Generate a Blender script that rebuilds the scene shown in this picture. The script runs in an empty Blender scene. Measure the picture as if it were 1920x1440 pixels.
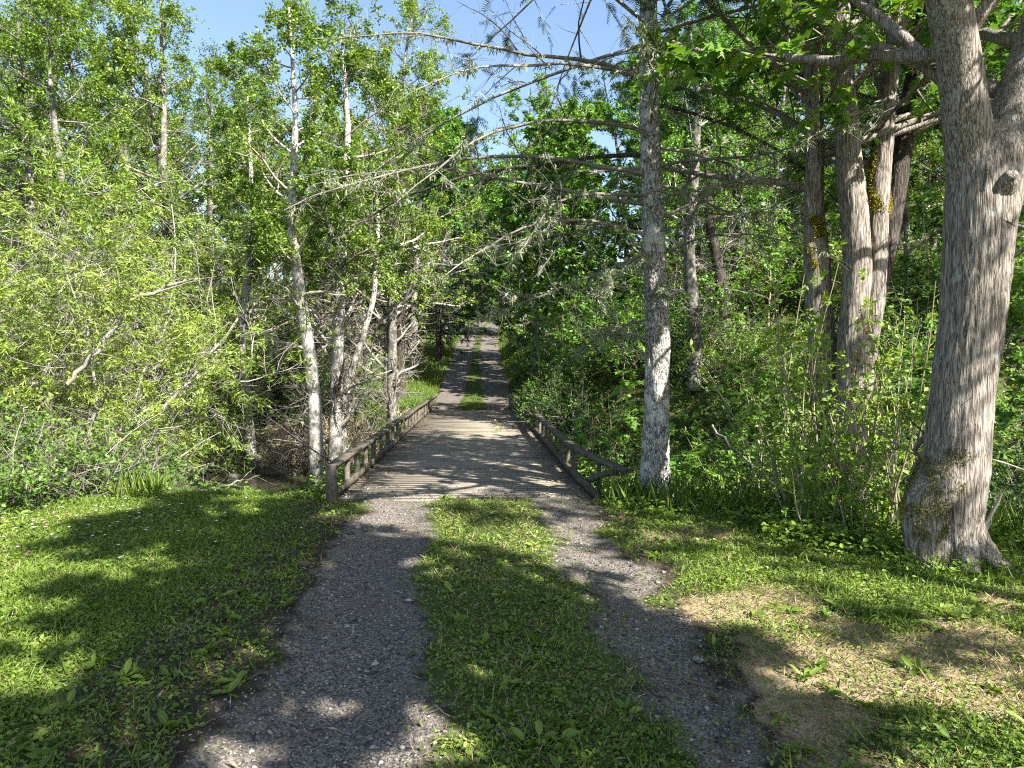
import bpy, math
import numpy as np
from mathutils import Vector

SC = bpy.context.scene
COL = SC.collection
RNG = np.random.default_rng(11)
UP = np.array([0.0, 0.0, 1.0])

# ------------------------------------------------------------------ helpers
def norm(v):
    return v / np.maximum(np.linalg.norm(v, axis=-1, keepdims=True), 1e-9)

def sstep(t):
    t = np.clip(t, 0, 1)
    return t * t * (3 - 2 * t)

def _hash(i, j, k, seed):
    n = (i.astype(np.int64) * 374761393 + j.astype(np.int64) * 668265263 + k.astype(np.int64) * 2147483647 + seed * 974634777)
    n = (n ^ (n >> 13)) * 1274126177
    n = n ^ (n >> 16)
    return (n & 0xFFFFFF) / float(0xFFFFFF)

def vnoise(x, y, z=None, seed=0):
    x = np.asarray(x, float); y = np.asarray(y, float)
    z = np.zeros_like(x) if z is None else np.asarray(z, float)
    xi, yi, zi = np.floor(x), np.floor(y), np.floor(z)
    fx, fy, fz = sstep(x - xi), sstep(y - yi), sstep(z - zi)
    o = 0
    for a in (0, 1):
        for b in (0, 1):
            for c in (0, 1):
                w = (fx if a else 1 - fx) * (fy if b else 1 - fy) * (fz if c else 1 - fz)
                o = o + w * _hash(xi + a, yi + b, zi + c, seed)
    return o

def fbm(x, y, z=None, seed=0, oct=3):
    o, a, f, s = 0, 1.0, 1.0, 0
    for q in range(oct):
        o = o + a * vnoise(np.asarray(x) * f, np.asarray(y) * f, None if z is None else np.asarray(z) * f, seed + q)
        s += a; a *= .5; f *= 2.03
    return o / s

class MB:
    """collects vertex/face arrays and links them as ONE mesh object"""
    def __init__(self):
        self.V, self.F, self.n = [], [], 0
    def add(self, V, F):
        V = np.asarray(V, float).reshape(-1, 3)
        for f in (F if isinstance(F, list) else [F]):
            f = np.asarray(f, np.int64)
            if f.size:
                self.F.append(f + self.n)
        self.V.append(V); self.n += len(V)
        return self
    def mesh(self, name, mat, smooth=False, attrs=None):
        me = bpy.data.meshes.new(name)
        V = np.concatenate(self.V) if self.V else np.zeros((0, 3))
        idx = np.concatenate([f.ravel() for f in self.F])
        tot = np.concatenate([np.full(len(f), f.shape[1]) for f in self.F])
        st = np.concatenate([[0], np.cumsum(tot)[:-1]])
        me.vertices.add(len(V)); me.vertices.foreach_set('co', V.astype(np.float32).ravel())
        me.loops.add(len(idx)); me.loops.foreach_set('vertex_index', idx.astype(np.int32))
        me.polygons.add(len(tot)); me.polygons.foreach_set('loop_start', st.astype(np.int32))
        if smooth:
            me.polygons.foreach_set('use_smooth', np.ones(len(tot), bool))
        for k, a in (attrs or {}).items():
            at_ = me.attributes.new(k, 'FLOAT', 'POINT'); at_.data.foreach_set('value', a.astype(np.float32))
        me.update(calc_edges=True); me.validate()
        if mat: me.materials.append(mat)
        return me
    def build(self, name, mat, parent=None, smooth=False, attrs=None):
        o = bpy.data.objects.new(name, self.mesh(name, mat, smooth, attrs))
        COL.objects.link(o)
        if parent: o.parent = parent
        return o

def tag(o, label=None, cat=None, group=None, kind=None):
    if label: o['label'] = label
    if cat: o['category'] = cat
    if group: o['group'] = group
    if kind: o['kind'] = kind
    return o

def thing(name, label, cat, loc=(0, 0, 0), group=None):
    o = bpy.data.objects.new(name, None); COL.objects.link(o)
    o.empty_display_size = .3; o.location = loc
    return tag(o, label, cat, group)

def copy_tree(o, parent=None):
    c = o.copy(); COL.objects.link(c); c.parent = parent
    for ch in list(o.children):
        copy_tree(ch, c)
    return c

def quadgrid(m, n, wrap, off=0):
    i = np.arange(m - 1)[:, None]; j = np.arange(n if wrap else n - 1)[None, :]
    j2 = (j + 1) % n
    return np.stack([i * n + j, i * n + j2, (i + 1) * n + j2, (i + 1) * n + j], -1).reshape(-1, 4) + off

def tubes(mb, P, R, sides=5):
    """P (m,n,3), R (m,n): all tubes of one level at once"""
    if len(P) == 0: return
    m, n, _ = P.shape
    T = np.empty_like(P); T[:, 1:-1] = P[:, 2:] - P[:, :-2]; T[:, 0] = P[:, 1] - P[:, 0]; T[:, -1] = P[:, -1] - P[:, -2]
    T = norm(T)
    mean = norm(P[:, -1] - P[:, 0])
    ref = np.where(np.abs(mean[:, 2:3]) > .8, np.array([[1., 0, 0]]), np.array([[0., 0, 1.]]))[:, None, :]
    A = norm(np.cross(T, np.broadcast_to(ref, T.shape))); B = np.cross(T, A)
    ang = np.arange(sides) / sides * 2 * np.pi
    ring = (A[:, :, None] * np.cos(ang)[None, None, :, None] + B[:, :, None] * np.sin(ang)[None, None, :, None])
    V = P[:, :, None] + ring * R[:, :, None, None]
    F = quadgrid(n, sides, True)[:, ::-1]
    F = (F[None] + (np.arange(m) * n * sides)[:, None, None]).reshape(-1, 4)
    mb.add(V, F)

def along(P, idx, t):
    n = P.shape[1]; f = t * (n - 1); i = np.minimum(f.astype(int), n - 2); w = (f - i)[:, None]
    a, b = P[idx, i], P[idx, i + 1]
    return a * (1 - w) + b * w, norm(b - a)

def alongR(R, idx, t):
    n = R.shape[1]; f = t * (n - 1); i = np.minimum(f.astype(int), n - 2); w = f - i
    return R[idx, i] * (1 - w) + R[idx, i + 1] * w

def march(pos, d, L, n, trop, wob, rng):
    m = len(pos); P = np.empty((m, n, 3)); P[:, 0] = pos; d = d.copy()
    trop = np.asarray(trop, float)
    if trop.ndim == 0: trop = np.array([0, 0, float(trop)])
    for j in range(1, n):
        d = norm(d + trop + wob * rng.standard_normal((m, 3)))
        P[:, j] = P[:, j - 1] + d * (L / (n - 1))[:, None]
    return P

def spawn(P, R, k, t0, t1, ang, asd, lenf, n, trop, wob, rr, rng, rmin=.0015, flat=0.0):
    m = len(P); idx = np.repeat(np.arange(m), k)
    u = (np.tile(np.arange(k), m) + rng.random(m * k)) / k
    t = t0 + (t1 - t0) * u
    pos, tan = along(P, idx, t)
    w = rng.standard_normal((m * k, 3)); w[:, 2] *= (1 - flat)
    perp = norm(w - (w * tan).sum(1, keepdims=True) * tan)
    a = np.radians(ang + asd * rng.standard_normal(m * k))[:, None]
    d = np.cos(a) * tan + np.sin(a) * perp
    L = lenf(t, idx) * rng.uniform(.7, 1.25, m * k)
    Q = march(pos, norm(d), L, n, trop, wob, rng)
    r0 = np.minimum(np.maximum(alongR(R, idx, t) * rr, rmin), .05 * L + rmin)
    S = r0[:, None] * np.linspace(1, .3, n)[None] ; S = np.maximum(S, rmin * .6)
    return Q, S, t, idx

# leaf outlines: y along the leaf, x across, folded on the midrib
LANCE = (np.array([[0, 0, 0], [.11, .42, .04], [0, 1, -.05], [-.11, .42, .04]]), [np.array([[0, 1, 2], [0, 2, 3]])])
OVAL = (np.array([[0, 0, 0], [.25, .3, .07], [.24, .66, .07], [0, 1, -.06], [-.24, .66, .07], [-.25, .3, .07]]),
        [np.array([[0, 1, 2, 3], [0, 3, 4, 5]])])
MAPLE = (np.array([[0, 0, 0], [.5, .05, -.05], [.27, .28, .03], [.63, .62, -.06], [.2, .56, .03], [0, 1, -.1],
                   [-.2, .56, .03], [-.63, .62, -.06], [-.27, .28, .03], [-.5, .05, -.05]]),
         [np.array([[0, 1, 2, 3, 4, 5], [0, 5, 6, 7, 8, 9]])])
def _spray():
    V, F = [], []
    for j in range(7):
        y = j / 7.0
        for s in (-1, 1):
            b = len(V); V += [[0, y, 0], [0, y + .09, 0], [s * .34 * (1.05 - .6 * y), y + .26, -.05]]
            F.append([b, b + 1, b + 2] if s < 0 else [b, b + 2, b + 1])
    return np.array(V), [np.array(F)]
SPRAY = _spray()

def put_leaves(mb, pos, axis, nrm, size, tmpl):
    nrm = norm(nrm - (nrm * axis).sum(1, keepdims=True) * axis); side = np.cross(axis, nrm)
    tv, tf = tmpl; k = len(tv)
    V = pos[:, None] + size[:, None, None] * (side[:, None] * tv[None, :, :1] + axis[:, None] * tv[None, :, 1:2] + nrm[:, None] * tv[None, :, 2:])
    off = (np.arange(len(pos)) * k)[:, None, None]
    mb.add(V, [(f[None] + off).reshape(-1, f.shape[1]) for f in tf])

def leafy(mb, P, per, lo, hi, tmpl, rng, t0=.15, droop=.25, jit=.02, up=.9, tanw=.6, keep=None, clump=.45):
    idx = np.repeat(np.arange(len(P)), per)
    if keep is not None: idx = idx[np.repeat(keep, per)]
    if len(idx) == 0: return
    if clump: idx = np.concatenate([idx, rng.choice(idx, int(len(idx) * .6))])
    t = t0 + (1 - t0) * rng.random(len(idx))
    pos, tan = along(P, idx, t)
    if clump:
        q = .65 * vnoise(pos[:, 0] * 1.5, pos[:, 1] * 1.5, pos[:, 2] * 1.9, 77) + .35 * vnoise(pos[:, 0] * 4, pos[:, 1] * 4, pos[:, 2] * 4.5, 78)
        kk = q > clump + .05 * rng.standard_normal(len(q)); pos, tan = pos[kk], tan[kk]
    m = len(pos)
    pos = pos + jit * rng.standard_normal((m, 3))
    ax = norm(tanw * tan + .75 * rng.standard_normal((m, 3)) * np.array([1, 1, .6]) - UP * droop)
    nr = norm(UP * up + .6 * rng.standard_normal((m, 3)))
    put_leaves(mb, pos, ax, nr, rng.uniform(lo, hi, m), tmpl)

def boxes(mb, C, S, Rz=None):
    C = np.asarray(C, float); S = np.asarray(S, float)
    u = np.array([[x, y, z] for x in (-1, 1) for y in (-1, 1) for z in (-1, 1)]) * .5
    V = u[None] * S[:, None]
    if Rz is not None:
        c, s = np.cos(Rz)[:, None], np.sin(Rz)[:, None]
        V = np.stack([V[..., 0] * c - V[..., 1] * s, V[..., 0] * s + V[..., 1] * c, V[..., 2]], -1)
    V = V + C[:, None]
    f = np.array([[0, 1, 3, 2], [4, 6, 7, 5], [0, 4, 5, 1], [2, 3, 7, 6], [0, 2, 6, 4], [1, 5, 7, 3]])
    mb.add(V, (f[None] + (np.arange(len(C)) * 8)[:, None, None]).reshape(-1, 4))

# ------------------------------------------------------------------ materials
def new_mat(name):
    m = bpy.data.materials.new(name); m.use_nodes = True
    nt = m.node_tree; nt.nodes.clear()
    return m, nt, nt.nodes.new, nt.links.new

def ramp(nt, stops):
    r = nt.nodes.new('ShaderNodeValToRGB'); e = r.color_ramp.elements
    while len(e) < len(stops): e.new(.5)
    for q, (p, c) in zip(e, stops):
        q.position = p; q.color = (*c, 1)
    return r

def mat_leaf(name, cols, trans=.33, rough=.5, tint=(1.25, 1.2, .5), spec=.35):
    m, nt, N, L = new_mat(name)
    out = N('ShaderNodeOutputMaterial'); g = N('ShaderNodeNewGeometry'); oi = N('ShaderNodeObjectInfo')
    ns = N('ShaderNodeTexNoise'); ns.inputs['Scale'].default_value = 1.3; ns.inputs['Detail'].default_value = 2
    L(g.outputs['Position'], ns.inputs['Vector'])
    a = N('ShaderNodeMath'); a.operation = 'MULTIPLY_ADD'; a.inputs[1].default_value = .5; L(g.outputs['Random Per Island'], a.inputs[0])
    b = N('ShaderNodeMath'); b.operation = 'MULTIPLY_ADD'; b.inputs[1].default_value = .9; b.inputs[2].default_value = -.34; L(ns.outputs['Fac'], b.inputs[0])
    c = N('ShaderNodeMath'); c.operation = 'MULTIPLY_ADD'; c.inputs[1].default_value = .38; L(oi.outputs['Random'], c.inputs[0]); L(b.outputs[0], c.inputs[2])
    L(c.outputs[0], a.inputs[2])
    r = ramp(nt, [(i / (len(cols) - 1), col) for i, col in enumerate(cols)])
    L(a.outputs[0], r.inputs['Fac'])
    p = N('ShaderNodeBsdfPrincipled'); p.inputs['Roughness'].default_value = rough
    p.inputs['Specular IOR Level'].default_value = spec
    L(r.outputs['Color'], p.inputs['Base Color'])
    mx = N('ShaderNodeMix'); mx.data_type = 'RGBA'; mx.blend_type = 'MULTIPLY'; mx.inputs[0].default_value = 1
    L(r.outputs['Color'], mx.inputs[6]); mx.inputs[7].default_value = (*tint, 1)
    t = N('ShaderNodeBsdfTranslucent'); L(mx.outputs[2], t.inputs['Color'])
    s = N('ShaderNodeMixShader'); s.inputs[0].default_value = trans
    L(p.outputs[0], s.inputs[1]); L(t.outputs[0], s.inputs[2]); L(s.outputs[0], out.inputs['Surface'])
    return m

def mat_bark(name, cols, sxy=14, sz=2.5, bump=.6, dist=.02, spots=None, spot_scale=5, rough=.9, fiss=.3):
    m, nt, N, L = new_mat(name)
    out = N('ShaderNodeOutputMaterial'); tc = N('ShaderNodeTexCoord'); mp = N('ShaderNodeMapping')
    mp.inputs['Scale'].default_value = (sxy, sxy, sz); L(tc.outputs['Object'], mp.inputs['Vector'])
    n1 = N('ShaderNodeTexNoise'); n1.inputs['Scale'].default_value = 1; n1.inputs['Detail'].default_value = 6; n1.inputs['Roughness'].default_value = .65
    L(mp.outputs[0], n1.inputs['Vector'])
    v = N('ShaderNodeTexVoronoi'); v.feature = 'DISTANCE_TO_EDGE'; v.inputs['Scale'].default_value = 1.6
    mv = N('ShaderNodeVectorMath'); mv.operation = 'ADD'; L(mp.outputs[0], mv.inputs[0])
    n0 = N('ShaderNodeTexNoise'); n0.inputs['Scale'].default_value = .8; L(mp.outputs[0], n0.inputs['Vector']); L(n0.outputs['Color'], mv.inputs[1])
    L(mv.outputs[0], v.inputs['Vector'])
    ad = N('ShaderNodeMath'); ad.operation = 'MULTIPLY_ADD'; L(v.outputs['Distance'], ad.inputs[0]); ad.inputs[1].default_value = .7; L(n1.outputs['Fac'], ad.inputs[2])
    n3 = N('ShaderNodeTexNoise'); n3.inputs['Scale'].default_value = 1.4; n3.inputs['Detail'].default_value = 3; n3.inputs['Distortion'].default_value = .6; L(mp.outputs[0], n3.inputs['Vector'])
    f1 = N('ShaderNodeMath'); f1.operation = 'SUBTRACT'; L(n3.outputs['Fac'], f1.inputs[0]); f1.inputs[1].default_value = .5
    f2 = N('ShaderNodeMath'); f2.operation = 'ABSOLUTE'; L(f1.outputs[0], f2.inputs[0])
    f3 = N('ShaderNodeMapRange'); f3.inputs[1].default_value = 0; f3.inputs[2].default_value = .11; L(f2.outputs[0], f3.inputs[0])
    f4 = N('ShaderNodeMath'); f4.operation = 'MULTIPLY_ADD'; L(f3.outputs[0], f4.inputs[0]); f4.inputs[1].default_value = fiss; L(ad.outputs[0], f4.inputs[2])
    f5 = N('ShaderNodeMath'); f5.operation = 'SUBTRACT'; L(f4.outputs[0], f5.inputs[0]); f5.inputs[1].default_value = fiss * .75; ad = f5
    r = ramp(nt, [(.25 + .6 * i / (len(cols) - 1), c) for i, c in enumerate(cols)]); L(ad.outputs[0], r.inputs['Fac'])
    col = r.outputs['Color']
    if spots:
        n2 = N('ShaderNodeTexNoise'); n2.inputs['Scale'].default_value = spot_scale; n2.inputs['Detail'].default_value = 4; L(tc.outputs['Object'], n2.inputs['Vector'])
        for c, lo, hi in spots:
            q = N('ShaderNodeMapRange'); q.inputs[1].default_value = lo; q.inputs[2].default_value = hi; L(n2.outputs['Fac'], q.inputs[0])
            mx = N('ShaderNodeMix'); mx.data_type = 'RGBA'; L(q.outputs[0], mx.inputs[0]); L(col, mx.inputs[6]); mx.inputs[7].default_value = (*c, 1)
            col = mx.outputs[2]
    p = N('ShaderNodeBsdfPrincipled'); p.inputs['Roughness'].default_value = rough; p.inputs['Specular IOR Level'].default_value = .2
    L(col, p.inputs['Base Color'])
    bp = N('ShaderNodeBump'); bp.inputs['Strength'].default_value = bump; bp.inputs['Distance'].default_value = dist
    L(ad.outputs[0], bp.inputs['Height']); L(bp.outputs[0], p.inputs['Normal']); L(p.outputs[0], out.inputs['Surface'])
    return m

def mat_plain(name, cols, scale=8, rough=.85, bump=.3, stretch=(1, 1, 1), island=.5, dist=.01):
    m, nt, N, L = new_mat(name)
    out = N('ShaderNodeOutputMaterial'); tc = N('ShaderNodeTexCoord'); mp = N('ShaderNodeMapping'); g = N('ShaderNodeNewGeometry')
    mp.inputs['Scale'].default_value = stretch; L(tc.outputs['Object'], mp.inputs['Vector'])
    n1 = N('ShaderNodeTexNoise'); n1.inputs['Scale'].default_value = scale; n1.inputs['Detail'].default_value = 6; n1.inputs['Roughness'].default_value = .65; L(mp.outputs[0], n1.inputs['Vector'])
    a = N('ShaderNodeMath'); a.operation = 'MULTIPLY_ADD'; a.inputs[1].default_value = island; L(g.outputs['Random Per Island'], a.inputs[0])
    b = N('ShaderNodeMath'); b.operation = 'SUBTRACT'; L(n1.outputs['Fac'], b.inputs[0]); b.inputs[1].default_value = island * .5; L(b.outputs[0], a.inputs[2])
    r = ramp(nt, [(.2 + .6 * i / (len(cols) - 1), c) for i, c in enumerate(cols)]); L(a.outputs[0], r.inputs['Fac'])
    p = N('ShaderNodeBsdfPrincipled'); p.inputs['Roughness'].default_value = rough; p.inputs['Specular IOR Level'].default_value = .25
    L(r.outputs['Color'], p.inputs['Base Color'])
    if bump:
        bp = N('ShaderNodeBump'); bp.inputs['Strength'].default_value = bump; bp.inputs['Distance'].default_value = dist
        L(n1.outputs['Fac'], bp.inputs['Height']); L(bp.outputs[0], p.inputs['Normal'])
    L(p.outputs[0], out.inputs['Surface'])
    return m

def mat_ground():
    m, nt, N, L = new_mat('ground_mix')
    out = N('ShaderNodeOutputMaterial'); tc = N('ShaderNodeTexCoord')
    def noise(s, d=6, ro=.6):
        n = N('ShaderNodeTexNoise'); n.inputs['Scale'].default_value = s; n.inputs['Detail'].default_value = d; n.inputs['Roughness'].default_value = ro
        L(tc.outputs['Object'], n.inputs['Vector']); return n
    nb, nf, nm = noise(1.2), noise(60, 3), noise(9)
    soil = ramp(nt, [(.3, (.022, .017, .012)), (.55, (.05, .038, .025)), (.75, (.095, .073, .046))]); L(nm.outputs['Fac'], soil.inputs['Fac'])
    vo = N('ShaderNodeTexVoronoi'); vo.inputs['Scale'].default_value = 85; vo.inputs['Randomness'].default_value = 1; L(tc.outputs['Object'], vo.inputs['Vector'])
    sv = N('ShaderNodeSeparateColor'); L(vo.outputs['Color'], sv.inputs[0])
    grav = ramp(nt, [(.05, (.045, .039, .033)), (.5, (.115, .102, .086)), (.95, (.225, .2, .17))]); L(sv.outputs[0], grav.inputs['Fac'])
    gm = N('ShaderNodeMix'); gm.data_type = 'RGBA'
    rr = N('ShaderNodeMapRange'); rr.inputs[1].default_value = .4; rr.inputs[2].default_value = .7; rr.inputs[4].default_value = .55; L(nb.outputs['Fac'], rr.inputs[0])
    L(rr.outputs[0], gm.inputs[0]); L(grav.outputs[0], gm.inputs[6]); gm.inputs[7].default_value = (.12, .097, .07, 1)
    turf = ramp(nt, [(.3, (.03, .045, .012)), (.6, (.065, .085, .02)), (.8, (.13, .12, .045))]); L(nm.outputs['Fac'], turf.inputs['Fac'])
    straw = ramp(nt, [(.3, (.13, .095, .05)), (.55, (.27, .21, .12)), (.75, (.4, .33, .2))]); L(nf.outputs['Fac'], straw.inputs['Fac'])
    col = soil.outputs[0]
    for nm_, c in (('straw', straw.outputs[0]), ('turf', turf.outputs[0]), ('gravel', gm.outputs[2])):
        at_ = N('ShaderNodeAttribute'); at_.attribute_name = nm_
        su = N('ShaderNodeMath'); su.operation = 'MULTIPLY_ADD'; L(nm.outputs['Fac'], su.inputs[0]); su.inputs[1].default_value = .9; su.inputs[2].default_value = -.45
        s2 = N('ShaderNodeMath'); s2.operation = 'ADD'; L(at_.outputs['Fac'], s2.inputs[0]); L(su.outputs[0], s2.inputs[1])
        mr = N('ShaderNodeMapRange'); mr.inputs[1].default_value = .35; mr.inputs[2].default_value = .65; L(s2.outputs[0], mr.inputs[0])
        mx = N('ShaderNodeMix'); mx.data_type = 'RGBA'; L(mr.outputs[0], mx.inputs[0]); L(col, mx.inputs[6]); L(c, mx.inputs[7]); col = mx.outputs[2]
    p = N('ShaderNodeBsdfPrincipled'); p.inputs['Roughness'].default_value = .95; p.inputs['Specular IOR Level'].default_value = .15
    L(col, p.inputs['Base Color'])
    hs = N('ShaderNodeMath'); hs.operation = 'MULTIPLY_ADD'; L(nf.outputs['Fac'], hs.inputs[0]); hs.inputs[1].default_value = .5; L(sv.outputs[1], hs.inputs[2])
    bp = N('ShaderNodeBump'); bp.inputs['Strength'].default_value = .7; bp.inputs['Distance'].default_value = .012
    L(hs.outputs[0], bp.inputs['Height']); L(bp.outputs[0], p.inputs['Normal']); L(p.outputs[0], out.inputs['Surface'])
    return m

def mat_water():
    m, nt, N, L = new_mat('creek_water')
    out = N('ShaderNodeOutputMaterial'); p = N('ShaderNodeBsdfPrincipled')
    p.inputs['Base Color'].default_value = (.03, .03, .018, 1); p.inputs['Roughness'].default_value = .06; p.inputs['IOR'].default_value = 1.33
    n = N('ShaderNodeTexNoise'); n.inputs['Scale'].default_value = 5; n.inputs['Detail'].default_value = 3
    tc = N('ShaderNodeTexCoord'); L(tc.outputs['Object'], n.inputs['Vector'])
    bp = N('ShaderNodeBump'); bp.inputs['Strength'].default_value = .35; bp.inputs['Distance'].default_value = .05
    L(n.outputs['Fac'], bp.inputs['Height']); L(bp.outputs[0], p.inputs['Normal']); L(p.outputs[0], out.inputs['Surface'])
    return m

M = dict(
    ground=mat_ground(), water=mat_water(),
    willow=mat_leaf('willow_leaf', [(.035, .075, .012), (.1, .175, .022), (.19, .27, .035), (.3, .36, .08)]),
    alder=mat_leaf('alder_leaf', [(.035, .08, .013), (.085, .16, .02), (.16, .25, .03), (.25, .33, .055)]),
    maple=mat_leaf('maple_leaf', [(.05, .13, .02), (.09, .21, .03), (.14, .27, .035), (.22, .34, .05)]),
    shrub=mat_leaf('shrub_leaf', [(.025, .062, .012), (.055, .12, .018), (.1, .18, .026), (.18, .27, .05)]),  # leaf tones darkened to stand for the shade under the willows
    bright=mat_leaf('bright_leaf', [(.07, .14, .016), (.13, .22, .025), (.19, .29, .04), (.26, .35, .07)]),
    needle=mat_leaf('fir_needle', [(.014, .035, .012), (.025, .06, .016), (.045, .09, .02)], trans=.15, rough=.6),
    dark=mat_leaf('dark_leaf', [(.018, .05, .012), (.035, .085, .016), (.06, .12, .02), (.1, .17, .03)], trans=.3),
    grass=mat_leaf('lawn_grass', [(.04, .085, .013), (.085, .15, .018), (.145, .215, .028), (.23, .285, .06)], trans=.35, tint=(1.2, 1.2, .55)),
    dry=mat_leaf('dry_grass', [(.16, .11, .055), (.27, .2, .1), (.38, .3, .17), (.46, .4, .26)], trans=.2, tint=(1, .95, .8)),
    litter=mat_leaf('leaf_litter', [(.05, .035, .02), (.11, .08, .045), (.2, .15, .09), (.34, .28, .19)], trans=.1, tint=(1, .9, .7)),
    lichen=mat_leaf('lichen', [(.16, .19, .1), (.24, .27, .15), (.33, .36, .22)], trans=.3, tint=(1, 1, .8)),
    moss=mat_leaf('moss', [(.07, .08, .014), (.13, .135, .02), (.2, .19, .035)], trans=.2),
    stemmoss=mat_leaf('stem_moss', [(.13, .125, .012), (.22, .2, .018), (.3, .26, .03)], trans=.2),
    daisy=mat_plain('daisy_petal', [(.75, .75, .72), (.85, .85, .82)], bump=0),
    bark_maple=mat_bark('maple_bark', [(.06, .05, .04), (.18, .152, .124), (.265, .23, .192), (.34, .302, .26)], sxy=46, sz=3.2, bump=.8, dist=.01, fiss=.42,
                        spots=[((.3, .3, .27), .62, .74)], spot_scale=7),
    bark_fir=mat_bark('fir_bark', [(.07, .063, .056), (.24, .225, .2), (.38, .365, .33), (.52, .505, .46)], sxy=24, sz=10, bump=1, dist=.025, fiss=.4,
                      spots=[((.5, .5, .45), .54, .6), ((.07, .07, .055), .34, .26)], spot_scale=5),
    bark_alder=mat_bark('alder_bark', [(.12, .11, .09), (.25, .235, .2), (.36, .34, .3), (.46, .44, .4)], sxy=9, sz=6, bump=.4, dist=.01,
                        spots=[((.09, .085, .07), .56, .66)], spot_scale=6),
    bark_grey=mat_bark('grey_bark', [(.06, .055, .045), (.13, .12, .1), (.2, .19, .16), (.28, .265, .23)], sxy=9, sz=6, bump=.4, dist=.01,
                        spots=[((.06, .055, .045), .5, .6)], spot_scale=5),
    bark_dark=mat_bark('dark_bark', [(.02, .017, .014), (.05, .042, .034), (.1, .085, .07)], sxy=20, sz=4, bump=.8, dist=.02),
    twig=mat_plain('twig_bark', [(.12, .1, .075), (.24, .21, .165), (.36, .325, .27)], scale=5, bump=0, island=.7),
    pale=mat_plain('pale_twig', [(.09, .08, .06), (.2, .185, .15), (.36, .335, .285)], scale=5, bump=0, island=.8),
    shoot_grey=mat_plain('grey_twig', [(.06, .055, .045), (.13, .12, .1), (.22, .2, .17)], scale=5, bump=0, island=.7),
    dead=mat_plain('dead_twig', [(.09, .078, .062), (.18, .16, .13), (.31, .285, .24)], scale=5, bump=0, island=.7),
    shoot=mat_plain('shoot_bark', [(.12, .1, .055), (.22, .19, .11), (.33, .3, .19)], scale=5, bump=0, island=.6),
    deck=mat_plain('weathered_plank', [(.085, .069, .05), (.165, .14, .104), (.23, .2, .152), (.3, .267, .21)], scale=1.1, stretch=(1, 1.6, 5), island=.2, bump=.35),
    rail=mat_plain('rail_wood', [(.03, .025, .018), (.062, .052, .038), (.105, .09, .066), (.12, .112, .07)], scale=6, stretch=(3, .6, 3), island=.2, bump=.5),
    stone=mat_plain('gravel_stone', [(.045, .04, .035), (.1, .09, .078), (.17, .155, .136), (.29, .268, .24)], scale=20, island=.8, bump=0),
    rock=mat_plain('creek_rock', [(.025, .023, .02), (.06, .055, .047), (.11, .1, .085)], scale=5, bump=.6, dist=.03),  # colour lowered to put the creek's shade into the rocks
    rockmoss=mat_plain('mossy_rock', [(.03, .035, .015), (.07, .08, .025), (.12, .12, .055)], scale=5, bump=.6, dist=.03),
)

# ------------------------------------------------------------------ terrain
CAMZ, FPX = 1.6, 1280.0
def axis_x(y):
    y = np.asarray(y, float)
    return -.18 - .0484 * y + np.where(y > 42, .0009 * (np.minimum(y, 140) - 42) ** 2, 0) + np.where(y > 82, .01 * (np.minimum(y, 140) - 82) ** 2, 0)
def zroad(y):
    y = np.asarray(y, float)
    a = .128 * 2.2 * np.logaddexp(0, (y - 26.5) / 2.2)
    return a - .1 * 6 * np.logaddexp(0, (y - 84) / 6)
def creek_y(x):
    return np.interp(x, [-60, -16, -8, -4, -.9, 2.5, 6, 12, 60], [24, 15, 14.6, 14.8, 14, 12.2, 10.6, 9, -4])
def lip_y(x):
    return np.interp(x, [-60, -12, -5.6, -4.2, -2.2, 1.1, 3.4, 5.3, 12, 60], [3, 6.3, 7.5, 8.5, 8.4, 8.4, 7.2, 6.0, 3.8, -14])
def softmin(a, b, k=1.5):
    return -k * np.logaddexp(-a / k, -b / k)
def height(x, y):
    x = np.asarray(x, float); y = np.asarray(y, float)
    s = x - axis_x(y); yc, lip = creek_y(x), lip_y(x)
    zr = zroad(y)
    toe = np.minimum(lip + 2.6, yc - .9)
    near = -1.4 * sstep((y - lip) / np.maximum(toe - lip, .3))
    v = y - (yc + 1.3 + 1.1 * sstep((-x - 1.6) / 1.2) * (1 - sstep((-x - 9) / 4)))
    left = zr - .35 * sstep((-s - 1.7) / 2.5) * (1 - sstep((y - 26) / 12)) + .12 * np.logaddexp(0, (-s - 12) / 3) * 3 * sstep((y - 20) / 30)
    dh = softmin(np.maximum(s - 1.6, -3), v * .8 - .5, .8)
    hill = np.where(dh > 0, .82 * dh - .03 * np.minimum(dh, 10) ** 2, 0)
    hill = np.where(dh > 10, 5.2 + (dh - 10) * .3, hill)
    right = zr + np.maximum(hill, 0)
    T = np.where(s > 0, right, left)
    far = -1.4 + (T + 1.4) * sstep(v / np.where(s > 0, 3.2, 4.2))
    z = np.where(v > 0, far, near)
    b = (fbm(x * .9, y * .9, seed=3) - .5)
    rough = sstep((np.abs(s) - 1.5) / 1.2) * sstep((y - lip) / 1.0)
    z = z + b * (.07 + .45 * rough) + (fbm(x * 3.1, y * 3.1, seed=9) - .5) * (.04 + .12 * rough)
    on_road = (np.abs(s) < 2.3) & (y > 20)
    z = np.where(on_road & (y > 25), z * sstep((np.abs(s) - 1.6) / .7) + zr * (1 - sstep((np.abs(s) - 1.6) / .7)), z)
    z = np.where(y < lip, z * .6, z)
    rut = .045 * (np.exp(-((x - np.interp(y, [2, 4.3, 8.1], [-.74, -.97, -1.36])) / .3) ** 2) + .8 * np.exp(-((x - np.interp(y, [2, 4.3, 8.1], [.92, .8, .55])) / .26) ** 2))
    z = z - np.where(y < 8.0, rut * np.clip((8.0 - y) / 1.2, 0, 1), 0)
    under = (1 - sstep((np.abs(s) - 1.5) / .6)) * (y > 8.25) * (y < 24.2)
    z = np.where(under > 0, np.minimum(z, -.45 * under + z * (1 - under)), z)
    return z

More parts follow.
